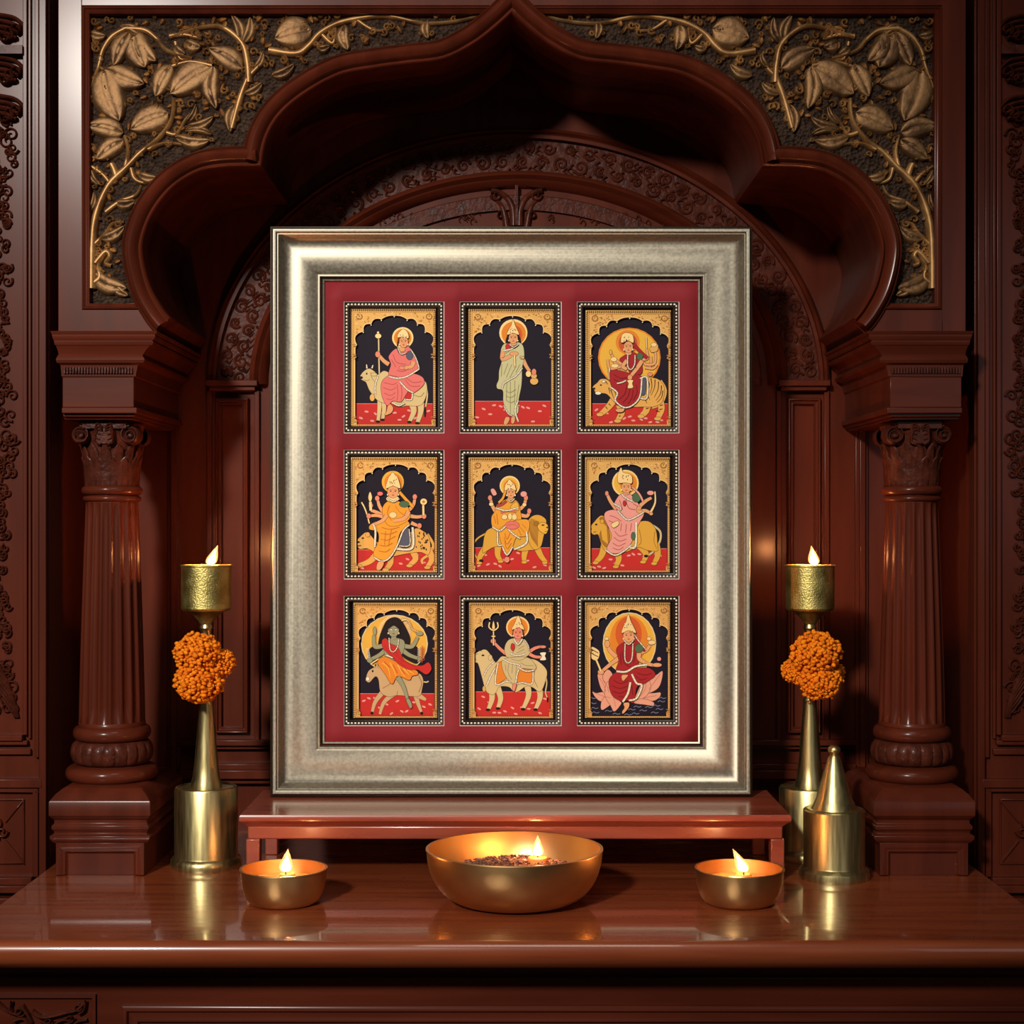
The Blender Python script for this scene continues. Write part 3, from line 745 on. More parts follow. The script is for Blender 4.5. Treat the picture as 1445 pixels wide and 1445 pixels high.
def fig_B(P):
    a = Sheet(P); a.E('goldl',595,385,140,135); a.E('org',598,392,122,118); a.E('org2',606,400,78,88); a.done('halo', P.o)
    a = Sheet(P)
    a.P('hair','545 410 520 490 560 482 640 482 672 492 645 410'); a.S('skin',40,'685 640 722 715 758 768','line',.7)
    a.P('sage','500 500 470 570 482 660 455 760 450 850 430 900 438 940 492 962 500 1090 570 1218 640 1180 645 1060 675 900 682 730 702 640 692 520 640 480 560 490')
    a.P('skin','520 1225 558 1235 532 1292 500 1288'); a.P('skin','580 1208 610 1225 602 1280 575 1282'); a.P('red','520 512 552 490 578 522 530 552')
    a.S('skin',44,'495 560 488 645 575 612','line',.75); a.E('skin',602,594,42,22,'line')
    for t in ('540 690 500 800','580 700 525 830','620 720 560 830','660 700 620 780','565 870 565 1190','610 860 605 1100','650 900 625 1080','530 880 525 1060','520 960 560 980 620 950','520 1010 565 1030 620 1000','530 1060 570 1080 610 1060','480 700 475 820','600 520 560 560 520 590'): a.S('saged',5,t)
    a.hem('488 565 580 545 650 500'); a.hem('485 935 500 890 560 850 620 815 684 735'); a.hem('642 1060 612 1160 645 1270'); a.hem('500 1110 545 1190 590 1215',9); a.S('goldl',14,'607 612 610 722','line')
    for k in range(6): a.E('goldl',668+k*5,628+((k%2)*8),9,9,'line',8)
    a.E('gold',802,868,40,34,'line'); a.E('gold',800,815,28,26,'line'); a.E('skp',800,775,22,30,'line'); a.E('goldl',745,795,26,30,'line')
    a.E('skin',595,495,30,20); a.face(594,440,44,54); a.crown('532 405 552 350 575 315 592 255 612 312 630 350 650 405 594 388'); a.hem('555 500 600 530 645 498',9)
    a.done('painted_figure', P.o)
def fig_C(P):
    a = Sheet(P); a.E('org',585,632,312,298); a.E('yel',585,632,296,284); a.E('org',570,480,120,122); a.E('brk',572,490,94,98); a.done('halo', P.o)
    a = Sheet(P)
    a.S('tig',26,'895 860 945 960 905 1085 812 1130','dark')
    for t in ('450 1020 380 1120 300 1195','490 1100 508 1180 470 1255','770 1060 752 1160 705 1210','880 1040 905 1140 872 1230'): a.S('tig',78,t,'line',.6)
    for x,y in ((292,1198),(468,1262),(700,1216),(866,1240)): a.E('tig',x,y,34,18,'line')
    a.P('tig','240 960 222 925 270 880 300 848 360 850 430 900 520 900 700 840 850 840 920 900 932 980 905 1080 820 1120 720 1120 620 1120 480 1085 440 1080 370 1000 310 985 262 1002')
    for t in ('760 830 785 900 770 960','800 840 810 920 790 990','840 850 835 930 800 1010','875 870 870 950 830 1030','905 910 895 990 850 1060','918 960 905 1030 860 1080','760 1000 790 1050','740 1040 760 1090','400 950 430 1040','430 930 452 1010','380 930 392 990','350 870 372 900','330 860 345 885','480 1150 515 1145','485 1185 510 1178','480 1215 500 1210','890 1110 920 1100','885 1150 915 1140','750 1140 778 1135','380 1090 400 1110','350 1120 368 1145','850 1160 890 1170'): a.S('line',10,t,None,.4)
    a.E('white',275,985,28,16,'line'); a.E('dark',235,940,12,10); a.E('dark',302,905,10,7); a.E('white',330,870,14,12,'line'); a.done('painted_animal', P.o)
    a = Sheet(P)
    for t in ('720 680 790 720 800 620','740 700 835 690 845 570','700 650 765 640 755 545','740 730 820 740 860 700'): a.S('skin',26,t,'line',.8)
    for t in ('520 740 440 680 410 600','500 720 390 740 370 650','520 760 400 800 385 730','510 700 430 640'): a.S('skin',28,t,'line',.8)
    a.S('goldl',10,'758 540 752 430','line'); a.P('gold','790 540 860 500 865 560 810 580'); a.E('goldl',828,505,28,18,'line'); a.E('gold',400,580,12,24,'line'); a.E('goldl',430,650,30,22,'line'); a.E('goldl',440,715,36,18,'line'); a.E('skp',790,800,24,18,'line')
    a.S('goldl',14,'386 740 384 850','line')
    a.P('crim','400 762 390 840 410 920 465 990 450 1085 520 1115 620 1100 690 1000 712 830 620 800 500 765'); a.P('crim','520 622 490 660 560 720 600 792 705 790 704 680 660 600 600 582')
    a.S('crim',30,'620 490 690 570 765 640','line'); a.P('grey','705 845 745 845 742 985 700 992'); a.hem('690 840 760 835 760 1030 690 1035'); a.E('green',688,622,30,36,'line')
    a.S('skin',42,'710 665 660 740 600 815','line',.7); a.S('skin',36,'560 660 520 720 560 750','line',.8); a.E('skin',590,830,22,24,'line'); a.P('goldl','565 860 620 858 612 890 620 930 570 935 578 890')
    for t in ('430 800 500 840 560 830','430 850 500 880','560 900 540 990 480 1050','590 940 570 1020 520 1080','620 950 610 1030 570 1090','650 900 660 980 620 1060','560 640 580 700','640 650 650 740'): a.S('crimd',6,t)
    a.hem('395 925 465 985 445 1060 530 1128 620 1105 690 1015 708 840'); a.hem('460 890 510 880 550 860'); a.P('skin','450 1150 530 1140 520 1170 470 1175')
    a.E('skin',575,590,30,20); a.face(574,530,45,56); a.crown('506 485 505 430 520 400 560 388 615 410 624 485 570 465'); a.hem('568 600 568 720 602 752 636 700 640 610',10)
    a.done('painted_figure', P.o)
def fig_D(P):
    a = Sheet(P); a.E('yel',573,398,113,113); a.E('org',578,404,92,94); a.done('halo', P.o)
    a = Sheet(P)
    a.S('tig',26,'925 930 985 1040 945 1130 872 1190 880 1232','line')
    for t in ('420 1120 340 1205 225 1250','545 1140 548 1225 505 1290','770 1090 805 1180 745 1245','930 1080 972 1180 925 1265'): a.S('tig',74,t,'line',.55)
    for x,y in ((225,1254),(500,1292),(742,1252),(925,1270)): a.E('tig',x,y,32,16,'line')
    a.P('tig','212 1000 240 960 300 912 340 935 400 1000 500 1050 620 1060 790 880 880 900 940 960 955 1080 930 1140 850 1112 700 1130 560 1160 440 1180 380 1112 310 1075 230 1078')
    random.seed(3)
    for k in range(34): a.E('line',random.uniform(810,930),random.uniform(910,1090),6,10,n=7)
    a.E('dark',268,970,12,8); a.E('dark',222,1010,16,9); a.S('dark',8,'212 1050 250 1045'); a.E('tig',318,935,22,24,'line'); a.done('painted_animal', P.o)
    a = Sheet(P)
    a.S('goldl',13,'255 605 285 660 310 730 335 822','line')
    for t in ('490 720 440 650 420 580','480 740 390 700 350 690','500 765 420 740 325 745','720 700 780 640 798 570','750 745 820 755 890 745','760 815 830 845'): a.S('skin',38,t,'line',.7)
    for x,y in ((415,565),(350,640),(328,745),(798,550),(893,748),(845,845)): a.E('skp',x,y,22,26,'line')
    a.S('goldl',26,'350 690 345 600','line'); a.P('goldl','325 560 342 500 362 555 345 600'); a.E('pk',445,518,28,20,'line'); a.S('goldl',20,'886 735 884 630','line'); a.E('goldl',888,600,34,32,'line'); a.E('gold2',888,600,14,14)
    a.P('saf','350 832 338 880 420 905 430 1000 380 1112 400 1170 520 1192 600 1085 650 910 745 830 650 765 450 790'); a.P('saf','540 590 480 640 470 720 520 832 620 845 745 770 725 650 640 600')
    a.S('saf',28,'640 500 720 590 785 655','line'); a.E('green',690,625,50,32,'line'); a.S('skin',44,'735 700 690 770 580 795','line',.7); a.S('skin',40,'510 740 470 790 390 830','line',.7); a.E('goldl',575,735,38,30,'line')
    a.P('grey','668 900 742 880 746 1045 640 1048'); a.hem('775 860 772 1070 600 1078',20); a.hem('740 880 746 1040 640 1048',8)
    for t in ('460 860 540 880 640 860','450 920 530 930 620 900','450 980 520 990 600 950','440 1040 510 1050 570 1020','430 1100 500 1110 545 1080','540 640 520 720 560 790','600 640 640 700 700 740','500 900 490 1040','560 880 530 1050'): a.S('safd',6,t)
    a.hem('385 1165 460 1205 540 1172 620 1045 680 895 745 835'); a.hem('375 830 398 900 390 1060',18); a.P('skin','425 1215 480 1215 470 1260 440 1295 410 1285')
    a.E('goldl',573,570,65,32,'line'); a.face(577,500,56,64); a.crown('505 460 530 360 550 330 572 300 600 330 625 360 650 460 577 438'); a.hem('520 560 575 600 640 570',12)
    a.done('painted_figure', P.o)
def fig_E(P):
    a = Sheet(P); a.E('goldl',573,437,103,101); a.E('yel',573,440,90,88); a.E('org',575,445,66,68); a.done('halo', P.o)
    a = Sheet(P)
    a.S('lion',15,'370 905 250 970 195 1060 230 1160 290 1200','line')
    for t in ('840 1040 890 1150 945 1220','740 1060 720 1150 722 1212','455 1040 450 1140 482 1202','340 1050 275 1150 255 1222'): a.S('lion',72,t,'line',.5)
    for x,y in ((930,1222),(720,1216),(480,1208),(262,1224)): a.E('lion',x,y,28,15,'line')
    a.P('lion','330 910 420 865 560 900 780 800 900 830 900 1000 860 1080 780 1092 680 1100 560 1072 460 1055 400 1065 340 1100 300 1120 300 1060')
    a.P('lion','755 810 800 750 870 736 935 775 942 830 915 960 885 1060 820 1085 772 1012 748 900')
    for k in range(11): a.S('liond',6,'%f %f %f %f %f %f' % (790+k*8,770+k*3,775+k*8,880+k*10,800+k*6,980+k*8))
    a.P('yel','858 842 900 812 950 828 964 872 942 925 900 912 868 882'); a.E('dark',912,838,18,7); a.E('dark',955,862,9,9); a.S('dark',5,'930 905 955 900'); a.E('dark',282,1200,22,14)
    a.E('liond',840,825,22,20,'line'); a.done('painted_animal', P.o)
    a = Sheet(P)
    for t in ('430 700 395 640 378 575','655 690 715 640 738 570','680 735 750 745 772 695'): a.S('skin',38,t,'line',.7)
    for x,y in ((372,560),(738,560),(772,695)): a.E('skp',x,y,20,26,'line')
    a.P('pkl','380 480 410 468 440 520 405 535'); a.E('pkl',715,522,32,28,'line'); a.E('goldl',385,625,22,18,'line'); a.E('goldl',722,630,20,18,'line')
    a.P('saf','480 600 430 660 422 700 388 760 400 860 480 885 560 832 680 812 682 700 652 600 570 572'); a.P('saf','470 880 470 950 500 1060 545 1140 600 1062 640 965 745 940 772 800 680 782 560 822')
    a.hem('450 890 452 1035 500 1040'); a.hem('742 905 742 1020 620 1085',18); a.S('pkd',22,'540 590 490 630 440 640','line'); a.P('yel','640 600 665 660 650 690 580 660')
    a.E('pk',598,840,72,40,'line'); a.E('goldl',520,755,28,26,'line'); a.E('goldl',620,755,26,30,'line'); a.E('goldl',575,750,20,34,'line'); a.S('pk',16,'480 710 560 690 640 700','line')
    for t in ('520 920 545 980 575 920','515 960 545 1030 590 970','520 1000 545 1080 590 1020','700 830 740 870','680 860 720 910','660 880 690 940','410 740 430 820','440 720 450 830','540 840 600 830 650 850'): a.S('safd',6,t)
    a.hem('430 665 540 690 650 662'); a.hem('395 855 470 895 530 850'); a.hem('498 1060 545 1142 602 1060'); a.hem('560 880 610 930 680 975'); a.E('skp',545,1190,26,30,'line')
    a.E('skin',580,565,28,20); a.S('saf',22,'530 480 505 560 460 610','line'); a.face(585,510,43,54); a.crown('524 485 528 430 550 400 570 372 595 400 622 430 632 485 580 462'); a.hem('550 570 585 600 622 566',9)
    a.done('painted_figure', P.o)
def fig_F(P):
    a = Sheet(P); a.E('goldl',560,410,136,136); a.E('yel',562,410,120,120); a.E('org',590,410,86,96); a.done('halo', P.o)
    a = Sheet(P)
    a.S('beige',20,'830 835 912 900 912 1000 850 1100 785 1150','line'); 
    for t in ('350 1040 315 1150 258 1215','470 1100 492 1180 466 1255','700 1040 768 1130 745 1208','870 1030 890 1140 856 1222'): a.S('lion',76,t,'line',.55)
    for x,y in ((256,1222),(462,1262),(740,1214),(852,1230)): a.E('lion',x,y,30,16,'line')
    a.P('lion','196 872 240 810 310 742 360 780 420 900 650 830 740 797 820 815 872 900 885 1030 885 1100 780 1092 690 1062 560 1112 420 1120 340 1082 300 980 280 932 230 932')
    a.P('liond','300 770 350 770 380 860 400 960 370 1060 320 1010 300 940 320 860')
    for k in range(9): a.S('lion',7,'%f %f %f %f %f %f' % (300+k*8,785+k*8,315+k*7,890+k*6,330+k*6,990+k*5))
    a.E('dark',262,832,12,9); a.E('dark',206,878,10,12); a.S('dark',5,'235 912 262 905'); a.E('lion',322,800,18,22,'line'); a.E('dark',770,1153,22,14); a.S('liond',6,'700 880 720 1000 690 1050'); a.S('liond',6,'860 900 850 1000 880 1080')
    a.done('painted_animal', P.o)
    a = Sheet(P)
    for t in ('470 680 410 600 372 520','705 645 770 590 825 560','680 705 760 690 820 720'): a.S('skin',38,t,'line',.7)
    a.E('skp',370,515,17,24,'line'); a.E('pkl',815,510,34,22,'line'); a.S('goldl',22,'815 710 862 610 860 495','line',.5); a.E('skin',822,722,18,16,'line')
    a.P('pkl','520 520 470 572 450 640 520 722 590 785 725 722 702 640 640 560 600 520'); a.P('pkl','370 698 345 760 390 862 420 960 370 1082 440 1125 540 1102 620 1015 680 852 745 722 600 785 480 690')
    a.hem('668 810 662 1050 590 1062',20); a.E('green',640,950,22,40,'line'); a.E('green',672,555,42,50,'line'); a.S('pkl',18,'630 450 700 520 740 600','line'); a.S('skin',40,'705 650 690 690 730 710','line',.8)
    for t in ('400 740 460 760 520 800','390 790 450 820','450 900 500 950 580 930','440 960 500 1000 570 980','430 1020 490 1050 560 1020','430 1070 490 1090 540 1060','520 820 510 900','570 830 560 920','620 820 610 900','500 580 530 680','560 560 590 660 660 680','640 620 690 650'): a.S('pkd',6,t)
    a.hem('355 1090 450 1145 540 1105 620 1040'); a.hem('480 690 520 735 595 785 745 708'); a.hem('520 520 560 560 640 600'); a.P('goldl','415 830 480 795 490 830 440 865'); a.hem('440 620 510 660 500 690')
    a.E('skin',570,510,30,18); a.face(568,455,49,56); a.crown('488 405 480 330 495 290 515 252 535 300 600 320 625 350 622 412 560 405'); a.E('mouth',548,615,14,26,'line')
    a.done('painted_figure', P.o)
def fig_G(P):
    a = Sheet(P); a.E('cream',605,545,350,306,'line'); a.E('yel',605,545,338,296); a.done('halo', P.o)
    a = Sheet(P)
    a.S('cream',12,'900 940 940 945 962 935','line')
    for t in ('490 1040 405 1150 372 1262','620 1050 500 1150 452 1280','820 1050 850 1160 888 1262','850 1080 900 1110 935 1130'): a.S('donk',58,t,'line',.42)
    a.P('donk','305 915 335 830 395 790 430 760 500 800 560 850 700 880 850 850 905 920 892 1020 870 1085 780 1092 640 1082 540 1095 460 1045 440 920 405 885 345 945 315 935')
    for x,y in ((370,1268),(890,1270)): a.E('dark',x,y,16,16)
    a.E('dark',378,830,10,12); a.E('white',325,910,18,20,'line'); a.S('hair',18,'400 770 440 765 500 800'); a.S('donk',22,'420 800 425 740','line',.4); a.S('donkd',6,'560 900 560 960 480 1010'); a.S('donkd',6,'640 1040 630 1080'); a.S('donkd',8,'860 880 890 960 860 1050'); a.done('painted_animal', P.o)
    a = Sheet(P)
    for k in range(40):
        t = radians(200-220*k/39); r0, r1 = 150, 182
        cx, cy = 605+0*k, 430
        a.S('white',6,'%f %f %f %f' % (cx+r0*cos(t)*.95, cy-r0*sin(t), cx+r1*cos(t)*.95, cy-r1*sin(t)))
    a.P('hair','600 268 530 300 490 370 455 460 440 560 490 590 540 500 660 500 740 590 770 490 720 370 665 290'); a.P('hair','370 580 330 640 350 700 440 660 500 600 470 570'); a.P('hair','760 570 850 590 850 740 760 720 690 660')
    for k in range(9):
        a.S('white',6,'%f %f %f %f' % (340-k*1+k*3, 590+k*13, 310+k*2, 600+k*13)); a.S('white',6,'%f %f %f %f' % (848, 590+k*17, 880, 575+k*17))
    for t in ('520 600 450 660 360 705','480 565 400 570 392 450','690 610 760 660 850 695','690 560 790 570 850 470'): a.S('gg',46,t,'line',.7)
    for x,y,rx,ry in ((400,410,18,45),(348,715,28,26),(868,435,36,22),(870,700,24,20)): a.E('gg',x,y,rx,ry,'line')
    a.P('gg','560 490 500 560 520 700 620 722 690 640 712 530 660 490'); a.P('org','500 680 430 740 510 862 580 962 640 880 760 922 790 880 852 862 830 820 740 800 620 730')
    for t in ('480 740 540 800 560 900','560 740 600 820 620 880','640 760 680 840 720 890','700 800 760 870','740 810 810 860'): a.S('yel',14,t,None,.4); 
    for t in ('500 730 560 790','590 760 640 850','670 800 720 860'): a.S('mouth',6,t)
    a.S('gg',52,'640 890 700 990 745 1130','line',.5); a.P('gg','730 1130 760 1120 790 1190 770 1215')
    a.P('red','478 512 520 488 560 540 640 580 700 700 800 762 900 770 960 738 992 805 940 862 850 812 760 812 660 762 560 662 490 592')
    for t in ('540 560 600 640 700 740','600 600 700 720 840 790','500 560 600 690 720 780'): a.S('crim',6,t)
    a.S('goldl',16,'860 420 800 395 765 330 730 290 680 300','line'); a.S('mouth',5,'860 420 800 395 765 330 730 290')
    a.S('goldl',12,'365 750 440 700','line')
    for k in range(8):
        a.S('brk',5,'895 %f 870 %f' % (720-k*18, 705-k*18)); a.S('brk',5,'895 %f 925 %f' % (720-k*18, 705-k*18))
    a.S('brk',6,'895 740 897 560'); a.E('gg',600,475,26,24); a.face(597,402,56,68,'gg','white'); a.P('hair','535 390 560 330 600 315 640 330 660 390 600 350'); a.hem('550 480 560 600 600 625 640 570 650 490',9); a.hem('520 660 590 690')
    a.done('painted_figure', P.o)
def fig_H(P):
    a = Sheet(P); a.E('goldl',672,372,122,116); a.E('org',672,375,106,102); a.done('halo', P.o)
    a = Sheet(P)
    a.S('cow',12,'955 840 975 950 962 1050 982 1110','line'); a.E('hair',984,1130,9,30)
    for t in ('395 1000 402 1120 365 1228','455 990 492 1110 466 1212','765 960 785 1080 728 1222','885 960 905 1100 858 1228'): a.S('cow',72,t,'line',.5)
    a.P('cow','198 735 205 670 270 622 340 608 400 680 440 742 500 680 560 680 800 700 900 740 975 830 955 950 905 1045 830 1000 760 985 650 1052 580 995 480 992 440 1055 400 1075 340 1035 300 900 262 762 240 740')
    for x,y in ((360,1234),(465,1220),(728,1228),(858,1232)): a.E('dark',x,y,24,14)
    a.E('dark',308,665,16,9); a.S('dark',6,'200 700 240 712'); a.S('hair',12,'290 620 278 585',None,.4); a.S('hair',12,'370 620 385 585',None,.4); a.E('cow',385,690,20,30,'line')
    a.hem('430 730 360 800 315 885',12); a.hem('445 790 400 860 345 985',14); a.E('gold',320,1015,16,30,'line'); a.S('cowd',6,'860 760 840 900 880 1000'); a.done('painted_animal', P.o)
    a = Sheet(P)
    a.P('org','465 740 440 960 480 955 560 905 640 940 720 960 820 955 830 820 700 760'); a.hem('465 745 440 965 560 935 640 965 720 950 820 960 832 825')
    for t in ('545 645 480 590 425 530','780 635 850 590 915 572','775 640 850 678 925 682'): a.S('skp',36,t,'line',.7)
    a.E('skp',415,515,26,24,'line'); a.E('skp',935,575,32,14,'line'); a.P('white','905 640 965 635 955 670 965 710 905 712 925 675')
    a.S('goldl',12,'418 560 418 330','line'); a.S('goldl',13,'378 318 372 370 418 402 465 370 458 318','line'); a.P('goldl','405 380 418 305 432 380'); a.E('goldl',418,465,22,8,'line')
    a.P('beige','610 490 550 540 535 622 570 685 700 702 795 645 782 560 740 500'); a.P('beige','520 708 512 800 560 905 645 965 665 880 690 800 860 805 800 700 680 682')
    for t in ('580 740 570 840 610 920','620 750 610 850','660 760 650 870','540 760 550 830','700 740 760 770 840 770','640 540 620 640','680 600 740 560','660 640 740 600','600 700 680 720 760 690'): a.S('beiged',5,t)
    a.hem('520 705 600 745 690 770 665 860 650 960'); a.hem('590 640 660 668 760 645'); a.hem('680 790 760 830 850 815'); a.hem('740 500 780 560 790 620',9); a.P('red','610 540 640 560 625 615 600 590'); a.P('skp','620 970 655 965 640 1030 622 1030')
    a.S('hair',14,'628 400 618 480'); a.S('hair',14,'720 400 735 480'); a.E('skp',675,490,30,22); a.face(673,432,49,60,'skp'); a.crown('608 395 640 330 655 290 676 250 698 290 710 330 738 395 672 372'); a.hem('630 490 675 550 720 490',14)
    a.done('painted_figure', P.o)
def fig_I(P):
    a = Sheet(P); a.E('cream',617,540,280,324); a.E('yel',617,540,268,312); a.E('org',612,500,200,252); a.E('org2',608,440,138,180); a.done('halo', P.o)
    a = Sheet(P)
    for t in ('230 1045 270 1060 350 1050 430 1080 440 1125 320 1145 260 1100','285 880 310 850 350 870 400 960 440 1060 380 1080 320 1010','390 815 440 870 420 960 360 950 340 880','940 1055 880 1060 780 1070 720 1120 860 1140 930 1100','962 832 900 870 830 900 780 980 800 1060 900 1020 945 950','330 1235 320 1170 350 1110 430 1070 500 1120 420 1180','380 950 430 960 440 1060 510 1140 530 1170 460 1250 420 1190 360 1080','780 900 840 980 800 1080 720 1130 660 1160 700 1050','660 1160 740 1120 860 1150 865 1190 780 1180'): a.P('lotus', t)
    for t in ('330 900 380 980 400 1050','250 1055 340 1090 420 1110','400 1000 450 1100 470 1200','940 860 880 940 820 1020','900 1085 820 1100 740 1120','790 930 780 1020 720 1100','300 900 340 960 370 1040'): a.S('lotusd',5,t)
    for k,(x,y) in enumerate(((230,1165),(250,1215),(260,1262),(400,1245),(480,1275),(640,1230),(700,1200),(760,1240),(820,1205),(900,1190),(930,1225),(680,1272),(880,1262),(960,1110),(950,1145),(230,1110),(600,1282))):
        a.S('blue',7,'%d %d %d %d %d %d %d %d' % (x-38,y+6,x-14,y-6,x+12,y+6,x+40,y-2))
    a.done('painted_lotus', P.o)
    a = Sheet(P)
    for t in ('480 680 410 610 385 540','500 700 440 740 330 830','720 640 790 610 830 560','700 690 780 745 870 768'): a.S('skin',46,t,'line',.65)
    for x,y,rx,ry in ((318,838,32,26),(905,765,48,20),(838,535,22,24),(385,545,26,36)): a.E('skin',x,y,rx,ry,'line')
    a.P('goldl','205 640 215 575 290 610 302 660 275 715 225 700')
    for t in ('215 600 290 640','210 640 290 680'): a.S('line',8,t)
    a.S('goldl',18,'268 710 290 760 318 830','line'); a.E('goldl',378,490,22,16,'line'); a.E('goldl',850,530,38,22,'line'); a.E('goldl',820,490,22,18,'line'); a.E('pkl',926,702,20,20,'line')
    a.P('crim','560 530 480 600 505 720 480 822 600 842 700 782 712 620 660 540'); a.P('crim','500 835 430 880 400 950 435 1080 530 1142 600 1135 660 1155 690 1000 765 960 885 870 820 800 700 800')
    a.P('crim','640 420 700 510 780 600 760 620 680 540'); a.hem('655 430 710 510 790 605',9); a.E('green',715,592,42,44,'line'); a.S('skin',46,'715 640 720 700 780 740','line',.8)
    for t in ('450 920 520 960 600 930','430 980 520 1010 600 980','440 1040 520 1060 590 1030','700 850 780 870 850 850','680 880 740 920 800 900','540 620 560 740 620 780','680 640 660 740','640 980 650 1080','520 640 530 760','500 1090 560 1100'): a.S('crimd',7,t)
    a.hem('480 830 580 835 680 780 800 762',18); a.hem('640 860 690 955 745 980 690 1110 610 1135',18); a.hem('625 945 600 1060 545 1150',20); a.P('skin','540 870 600 870 580 900 550 930 535 905'); a.P('skin','555 1165 610 1160 605 1210 550 1272 540 1250 565 1210')
    a.hem('570 540 568 700 600 742 640 700 652 540',10); a.E('skin',605,525,32,22); a.S('hair',10,'558 430 552 490'); a.S('hair',10,'658 430 662 490'); a.face(607,460,56,64); a.crown('535 430 550 370 580 310 602 235 630 310 660 370 682 430 607 402'); a.hem('555 500 607 550 660 500',9)
    a.done('painted_figure', P.o)

MINI = [((475,415,640,620),1163,fig_A,135,985,145,1315,1090,'woman in pink with a staff riding a cream cow, top left painting'),
 ((640,415,800,620),1128,fig_B,150,995,148,1315,1065,'woman in pale green standing with beads and water pot, top middle painting'),
 ((805,415,970,620),1163,fig_C,150,995,165,1315,1090,'woman in dark red on a striped tiger before a yellow disc, top right painting'),
 ((475,625,640,825),1192,fig_D,150,1025,148,1318,1090,'many-armed woman in saffron on a spotted tiger, middle left painting'),
 ((640,625,800,825),1156,fig_E,155,1010,150,1315,1068,'woman in orange on a lion facing right, centre painting'),
 ((805,625,970,825),1192,fig_F,148,1010,148,1318,1078,'woman in pale pink on a lion facing left, middle right painting'),
 ((475,835,640,1030),1223,fig_G,180,1052,115,1315,1065,'grey figure with red sash riding a donkey, bottom left painting'),
 ((640,835,800,1030),1186,fig_H,165,1040,115,1318,1046,'woman in beige with a trident on a white bull, bottom middle painting'),
 ((805,835,970,1030),1223,fig_I,152,1040,110,1315,1190,'woman in red seated on a pink lotus, bottom right painting')]
for idx, (rc, W, fn, gx0, gx1, gy0, gy1, fl_y, lab) in enumerate(MINI):
    P = Paint(*rc, W); col = cols[idx % 3]; rw = rws[idx//3]
    x0, x1, z0, z1 = X(col[0],DM), X(col[1],DM), Z(rw[1],DM), Z(rw[0],DM)
    # moulding of the miniature
    b = MB(); mm_ = lambda a, c, v: (a, Y(DM)-v, c)
    u = DM/F
    wx = (X(rc[0]+gx0*P.t[2], DPT)-x0)
    pth = [(x0,z0),(x0,z1),(x1,z1),(x1,z0)]
    sweep(b, pth, [(1.2*u,-.005),(1.2*u,.0005),(2*u,.0022),(4.2*u,.0012),(6.5*u,.0024),(8.5*u,.0015),(10*u,-.002),(11.5*u,-.0058)], True, mm_, 1)
    P.o = b.build('miniature_painting', INNER_DARK, pic, sharp=40); tag(P.o, lab)
    b = MB(); sweep(b, pth, [(-.5*u,-.003),(-.5*u,.0006),(.6*u,.001),(1.4*u,-.001)], True, mm_, 1)
    b.build('bevelled_edge', BEVEL_W, P.o, sharp=30)
    b = MB(); ins = 4.3*u
    xa_, xb_, za_, zb_2 = x0+ins, x1-ins, z0+ins, z1-ins
    def bead(cx, cz, hx, hz):
        rows = []
        for (k, v) in ((1,0),(.85,.0011),(.4,.0016)):
            rows.append([(cx+hx*k*cos(2*pi*q/8), Y(DM)-.0012-v, cz+hz*k*sin(2*pi*q/8)) for q in range(8)])
        o_ = len(b.v); b.grid(rows, False, True); b.f.append(tuple(o_+16+q for q in range(8))); b.m.append(0)
    for k in range(27):
        xx = xa_+(xb_-xa_)*(k+.5)/27
        for zz_ in (za_, zb_2): bead(xx, zz_, .0018, .0014)
    for k in range(36):
        zz_ = za_+(zb_2-za_)*(k+.5)/36
        for xx in (xa_, xb_): bead(xx, zz_, .0014, .0017)
    b.build('beading', BEAD, P.o, fix=False)
    # painted ground: dark field and red cloth
    g = Sheet(P)
    gx = lambda t: gx0+(gx1-gx0)*(t-135)/850.0
    gy = lambda t: gy0+(gy1-gy0)*(t-145)/1170.0
    g.fill('navy', [(gx0-25,gy0-25),(gx1+25,gy0-25),(gx1+25,gy1+25),(gx0-25,gy1+25)])
    if fn is not fig_I:
        g.fill('red', [(gx(180),fl_y),(gx(960),fl_y),(gx(960),gy(1300)),(gx(180),gy(1300))])
        g.stroke('pkl', 4, [(gx(185),fl_y),(gx(955),fl_y)], 1)
        random.seed(20+idx)
        for k in range(13):
            cx = gx(230+k*56+random.uniform(-15,15)); cy = random.uniform(fl_y+40, gy(1280)); a_ = random.uniform(-.6,.6)
            g.fill('pkl', [(cx+22*cos(t)*cos(a_)-10*sin(t)*sin(a_), cy+22*cos(t)*sin(a_)+10*sin(t)*cos(a_)) for t in [2*pi*q/8 for q in range(8)]])
    g.done('painted_ground', P.o)
    fn(P)
    # gilt scalloped border
    g = Sheet(P)
    cusps = [(205,510),(212,385),(270,378),(345,302),(447,258),(703,258),(805,302),(880,378),(940,385),(950,510)]
    cusps = [(192,640),(192,610),(205,600),(205,510)]
    line = [(190,1240),(190,640),(205,625),(192,610),(192,540),(208,505)]
    def arc(p, q, bulge):
        mx, my = (p[0]+q[0])/2, (p[1]+q[1])/2; dx, dy = q[0]-p[0], q[1]-p[1]; l = hypot(dx, dy)
        nx, ny = dy/l, -dx/l; out = []
        for i in range(1, 9):
            t = i/8; k = sin(pi*t)**.8*bulge
            out.append((p[0]+dx*t+nx*k, p[1]+dy*t+ny*k))
        return out
    cp = [(208,505),(268,380),(345,305),(447,260),(575,222)]
    cur = cp[0]
    for q, bl in zip(cp[1:], (48,36,30,14)):
        line += arc(cur, q, bl); cur = q
    rgt = [(1150-p[0], p[1]) for p in line[:-1]][::-1]
    line = line+rgt
    ln = [(gx(p[0]), gy(p[1])) for p in line]
    poly = [(gx(190),gy(1240)),(gx(205),gy(1262)),(gx(205),gy(1302)),(gx(945),gy(1302)),(gx(960),gy(1240))]
